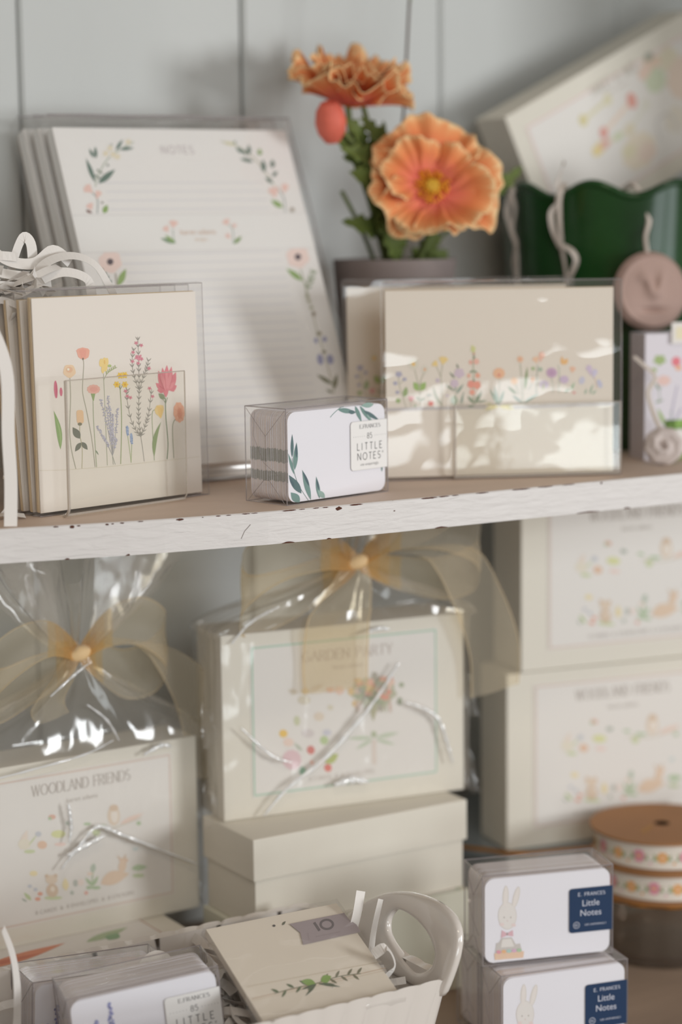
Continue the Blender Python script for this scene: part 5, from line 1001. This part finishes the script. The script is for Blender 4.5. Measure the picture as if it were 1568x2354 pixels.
def spool(root):
    K = mat('kraft_board', '#a8784e', .6, .3, var=.12, varscale=14); KD = mat('kraft_edge', '#7a4a24', .8, .2); R = 48
    c = MB(); c.lathe([(5.2, 0), (R, 0), (R, 1.6), (5.2, 1.6), (5.2, 0)], K, 72); c.lathe([(5.2, 19.2), (R, 19.2), (R, 20.8), (5.2, 20.8), (5.2, 19.2)], K, 72); c.build('flange', root, smooth=True)
    c = MB(); c.lathe([(5.2, 0), (5.2, 20.8)], mat('core_hole_shade', '#1d130d', .9, .1), 24); c.lathe([(14, 1.6), (14, 19.2)], KD, 24); c.build('core', root, smooth=True)  # near-black inner colour paints the shade down the spool hole
    c = MB(); RB = mat('ivory_ribbon', '#e4dbcf', .6, .3); r = 44.5; c.lathe([(14, 2.2), (r, 2.2), (r, 18.4), (14, 18.4)], RB, 96)
    def to3(u, v, o): a = u/r; return ((r+o)*cos(a), (r+o)*sin(a), v)
    a = Art(c, None, to3, off=.08); N = 9; per = 2*pi*r/N
    for k in range(N):
        u = k*per; a.layer(1).blob(u, 10.6, 4.2, 4.2, '#d9809a', 8, .12); a.layer(2).ell(u, 10.6, 1.3, 1.3, '#e0a060'); a.layer(1).blob(u+per*.5, 10.2, 3.6, 3.6, '#e29a4a', 7, .12); a.layer(2).ell(u+per*.5, 10.2, 1.2, 1.2, '#e8b8a0')
        for d, s_ in ((.14, 1), (.36, -1), (.64, 1), (.86, -1)):
            a.layer(1).leaf(u+per*d-2.6, 10+s_*2.4, u+per*d+2.6, 10-s_*2.2, 2.2, '#8f9f7c'); a.leaf(u+per*d-1.6, 10-s_*3.2, u+per*d+1.8, 10+s_*3, 1.8, '#a2ad86')
        a.ell(u+per*.25, 6, 1, 1, '#e2b0c0'); a.ell(u+per*.75, 6.4, 1, 1, '#e0a060')
        for f in (0, 1): pass
    a.layer(0)
    c.build('ribbon_roll', root)
    g = MB(); ga = Art(g, None, lambda u, v, o: (u, v, 20.8+o), off=.08); ga.text('ribbon', -18, -4, 5, '#c9923f', slope=.4); g.build('gold_stamp', root)
sp = thing('ribbon_spool', 'kraft spool of floral ribbon, upper one of two on the glass jar', 'ribbon spool', (jc[0], jc[1], -287+21+.3), (0, 0, radians(10)))
spool(sp)
s2 = copy_tree(sp); s2.location = Vector((jc[0]+.8, jc[1]-.5, -287.0))*S; s2.rotation_euler = (0, 0, radians(22)); tag(s2, 'kraft spool of floral ribbon, lower one of two, directly on the jar rim', 'ribbon spool')

# ================================================================== CERAMIC BASKET
bk = thing('ceramic_basket', 'white pleated ceramic basket with open handles, holding card boxes and tissue strips', 'basket', (0, 0, -331.9))
CE = mat('white_ceramic', '#e0d9d2', .14, .6, coat=.8)
X0, X1, Y0, Y1, ZR = -246, 33, -113, 38, 84.5
def bpt(s, v, out=True):
    # s in 0..1 along the rounded rectangle, v height fraction
    P = BP; n = len(P); f = (s % 1)*n; i = int(f); t = f-i; a, b = P[i % n], P[(i+1) % n]; x = a[0]+(b[0]-a[0])*t; y = a[1]+(b[1]-a[1])*t
    cx, cy = (X0+X1)/2, (Y0+Y1)/2; k = .86+.14*v; d = Vector((x-cx, y-cy)); pl = abs(sin(s*56*pi))**.35; o = (3.6*(pl-1)*(1-v**8) if out else 0); nrm = d.normalized()
    rim = 1.5*pl if out else 0
    return (cx+d.x*k+nrm.x*(o+(0 if out else -5)), cy+d.y*k+nrm.y*(o+(0 if out else -5)), v*(ZR-1.5)+rim*v**8)
def resample(P, n):
    L = [0]
    for i in range(len(P)): a, b = P[i], P[(i+1) % len(P)]; L.append(L[-1]+hypot(b[0]-a[0], b[1]-a[1]))
    out = []; j = 0
    for k in range(n):
        d = L[-1]*k/n
        while L[j+1] < d: j += 1
        t = (d-L[j])/max(1e-9, L[j+1]-L[j]); a, b = P[j % len(P)], P[(j+1) % len(P)]; out.append((a[0]+(b[0]-a[0])*t, a[1]+(b[1]-a[1])*t))
    return out
BP = resample(rrect(X0, X1, Y0, Y1, 7), 400)
c = MB(); c.grid(lambda u, v: bpt(u, v), 520, 12, CE, cu=True); c.grid(lambda u, v: bpt(-u, 1-v*.92, False), 300, 8, CE, cu=True)
i0 = [bpt(k/520, 1) for k in range(520)]; i1 = [bpt(k/520, 1, False) for k in range(520)]
for k in range(520): q = (k+1) % 520; c.face([i0[k], i0[q], i1[q], i1[k]], CE)
c.face([bpt(k/100, 0) for k in range(100)][::-1], CE); c.face([bpt(k/100, .08, False) for k in range(100)], CE)
c.build('basket_body', bk, smooth=True, weld=True, angle=50)
def handle(xb, lean):
    o_ = [(-113, 74), (-116, 84), (-118.5, 97), (-117, 108), (-110, 115), (-97, 118.5), (-80, 119), (-60, 116.5), (-40, 110), (-22, 100), (-10, 90), (-4, 80)]
    O = catmull([(y, z, 0) for y, z in o_], 5); O = [(p.x, p.y) for p in O]; h_ = [(-99, 86), (-99, 94), (-90, 101), (-74, 106), (-58, 106), (-51, 99), (-54, 91), (-68, 84), (-86, 79)]
    Hh = catmull([(y, z, 0) for y, z in h_+h_[:1]], 5); Hh = [(p.x, p.y) for p in Hh][:-1]
    n = 90; Ho = []
    cyh, czh = -68, 93.5
    outer = resample(O+[(-30, 72), (-60, 72), (-90, 72)], 140)
    def ray_out(a):
        best = None; d = (cos(a), sin(a)); m = len(outer)
        for i in range(m):
            p, q = outer[i], outer[(i+1) % m]; ex, ey = q[0]-p[0], q[1]-p[1]; den = d[0]*ey-d[1]*ex
            if abs(den) < 1e-9: continue
            t = ((p[0]-cyh)*ey-(p[1]-czh)*ex)/den; s_ = ((p[0]-cyh)*d[1]-(p[1]-czh)*d[0])/den
            if t > 0 and -1e-6 <= s_ <= 1.000001 and (best is None or t > best): best = t
        return best
    def ray_in(a):
        best = None; d = (cos(a), sin(a)); m = len(Hh)
        for i in range(m):
            p, q = Hh[i], Hh[(i+1) % m]; ex, ey = q[0]-p[0], q[1]-p[1]; den = d[0]*ey-d[1]*ex
            if abs(den) < 1e-9: continue
            t = ((p[0]-cyh)*ey-(p[1]-czh)*ex)/den; s_ = ((p[0]-cyh)*d[1]-(p[1]-czh)*d[0])/den
            if t > 0 and -1e-6 <= s_ <= 1.000001 and (best is None or t > best): best = t
        return best
    RO = [ray_out(2*pi*k/n) for k in range(n)]; RI = [ray_in(2*pi*k/n) for k in range(n)]
    c = MB()
    def f(u, v):
        k = int(round(u*n)) % n; a = 2*pi*k/n; w = 2*pi*v; mid = (RO[k]+RI[k])/2; hw = (RO[k]-RI[k])/2; r = mid+hw*(abs(cos(w))**.5)*(1 if cos(w) > 0 else -1); th = 3.2*(abs(sin(w))**.6)*(1 if sin(w) > 0 else -1)
        y, z = cyh+r*cos(a), czh+r*sin(a); return (xb+th+lean*(z-84)*.25, y, z)
    c.grid(f, n, 20, CE, cu=True, cv=True); c.build('handle', bk, smooth=True, angle=80)
handle(30, 1); 
handle(-242, -1)
c = shreds((-40, -38, -268), 54, 48, 24, 200, 21, 5.5, 34); c2 = shreds((-190, -40, -278), 45, 50, 22, 90, 22, 5.5, 34)
i = len(c.v); c.v += c2.v; c.f += [[j+i for j in f] for f in c2.f]; c.m += c2.m; c.uv += c2.uv
strip(c, [(2, -70, -262), (10, -66, -246), (14, -64, -232), (20, -62, -216)], 5, (.2, -1, .1), .2)
strip(c, [(-6, -62, -255), (2, -58, -238), (8, -56, -224), (12, -54, -212)], 6, (.2, -1, .1), -.2)
strip(c, [(-4, -92, -262), (2, -92, -250), (8, -94, -242), (4, -92, -232), (-2, -88, -236)], 6, (.3, -1, .2), 1.2)
strip(c, [(-122, -20, -262), (-112, -22, -246), (-104, -24, -236), (-96, -26, -238), (-92, -28, -252)], 6, (0, -.6, .8), .3)
strip(c, [(-182, -20, -262), (-180, -18, -240), (-181, -16, -222), (-186, -16, -206)], 6.5, (.4, -1, 0), .6)
tag(c.build('paper_shred', solid=.15), 'white crinkled tissue strips filling the ceramic basket', 'paper shred', kind='stuff')
# pack of ten cards reclining in the basket
tp = thing('card_pack', 'cream card pack with grey banner reading 10, reclining in the ceramic basket', 'card pack', (-80, -98, -249), (radians(-65), 0, radians(-2)))
c = MB(); Wp = 82; c.box(0, Wp, 0, 4.5, -12, 66, CREAM2)
H0 = homog(((476, 2137), (784, 2084), (900, 2271), (594, 2331)), ((0, 66), (Wp, 66), (Wp, 0), (0, 0)))
a = Art(c, lambda x, y: H0(440+x/2.24, 1780+y/2.24), lambda u, v, o: (u, -o, v))
a.layer(1).line([(290, 1100), (980, 990)], 3, '#cdbfa8'); a.line([(315, 1160), (1000, 1022)], 4, '#c9b098'); a.line([(315, 1170), (1000, 1034)], 3, '#d8c6b0')
DGn = '#5a6a4e'
a.layer(2).curve([(430, 1138), (520, 1115), (650, 1090), (760, 1060), (872, 1048)], 4, '#7d7a62'); a.layer(3).sprig([(640, 1092), (540, 1108), (435, 1138)], 44, 13, DGn, 6, False, .7); a.sprig([(680, 1080), (780, 1058), (870, 1048)], 42, 12, '#6d6a52', 7, False, .8)
a.leaf(640, 1092, 568, 1078, 34, '#7da04e'); a.leaf(668, 1082, 722, 1058, 40, '#7da04e')
for q in ((645, 1095, 585, 1155), (645, 1095, 565, 1122), (655, 1092, 768, 1112), (655, 1095, 740, 1098)): a.leaf(*q, 12, '#4f5c48')
a.layer(2).ell(438, 792, 8, 6, '#4c4a48'); a.leaf(480, 790, 500, 770, 12, '#5c5f50')
c.build('card_set', tp, bevel=.2)
bnd = MB(); a = Art(bnd, lambda x, y: H0(440+x/2.24, 1780+y/2.24), lambda u, v, o: (u, -.6-o, v), off=.0)
a.layer(0).poly([(518, 788), (805, 738), (830, 775), (865, 800), (885, 838), (585, 898), (572, 835)], mat('grey_banner', '#a89c9e', .6)); a.layer(2).line([(648, 786), (672, 826)], 13, '#5f585c')
a.line([(712+32*cos(t), 796+24*sin(t)) for t in [2*pi*k/20 for k in range(21)]], 11, '#5f585c'); a.layer(1).line([(652, 858), (778, 836)], 6, '#94888c'); a.line([(612, 838), (616, 872)], 4, '#94888c')
bnd.build('paper_banner', tp)
s = MB(); s.grid(lambda u, v: (-1+84*u, -1.3-.5*sin(pi*u)+.5*noise.noise(Vector((u*5, v*5, 1))), -13+81*v), 16, 20, SLEEVE); s.box(-1, 83, -1.2, 5.4, -13, 68, SLEEVE, skip='f'); s.build('clear_sleeve', tp, smooth=True, angle=30)
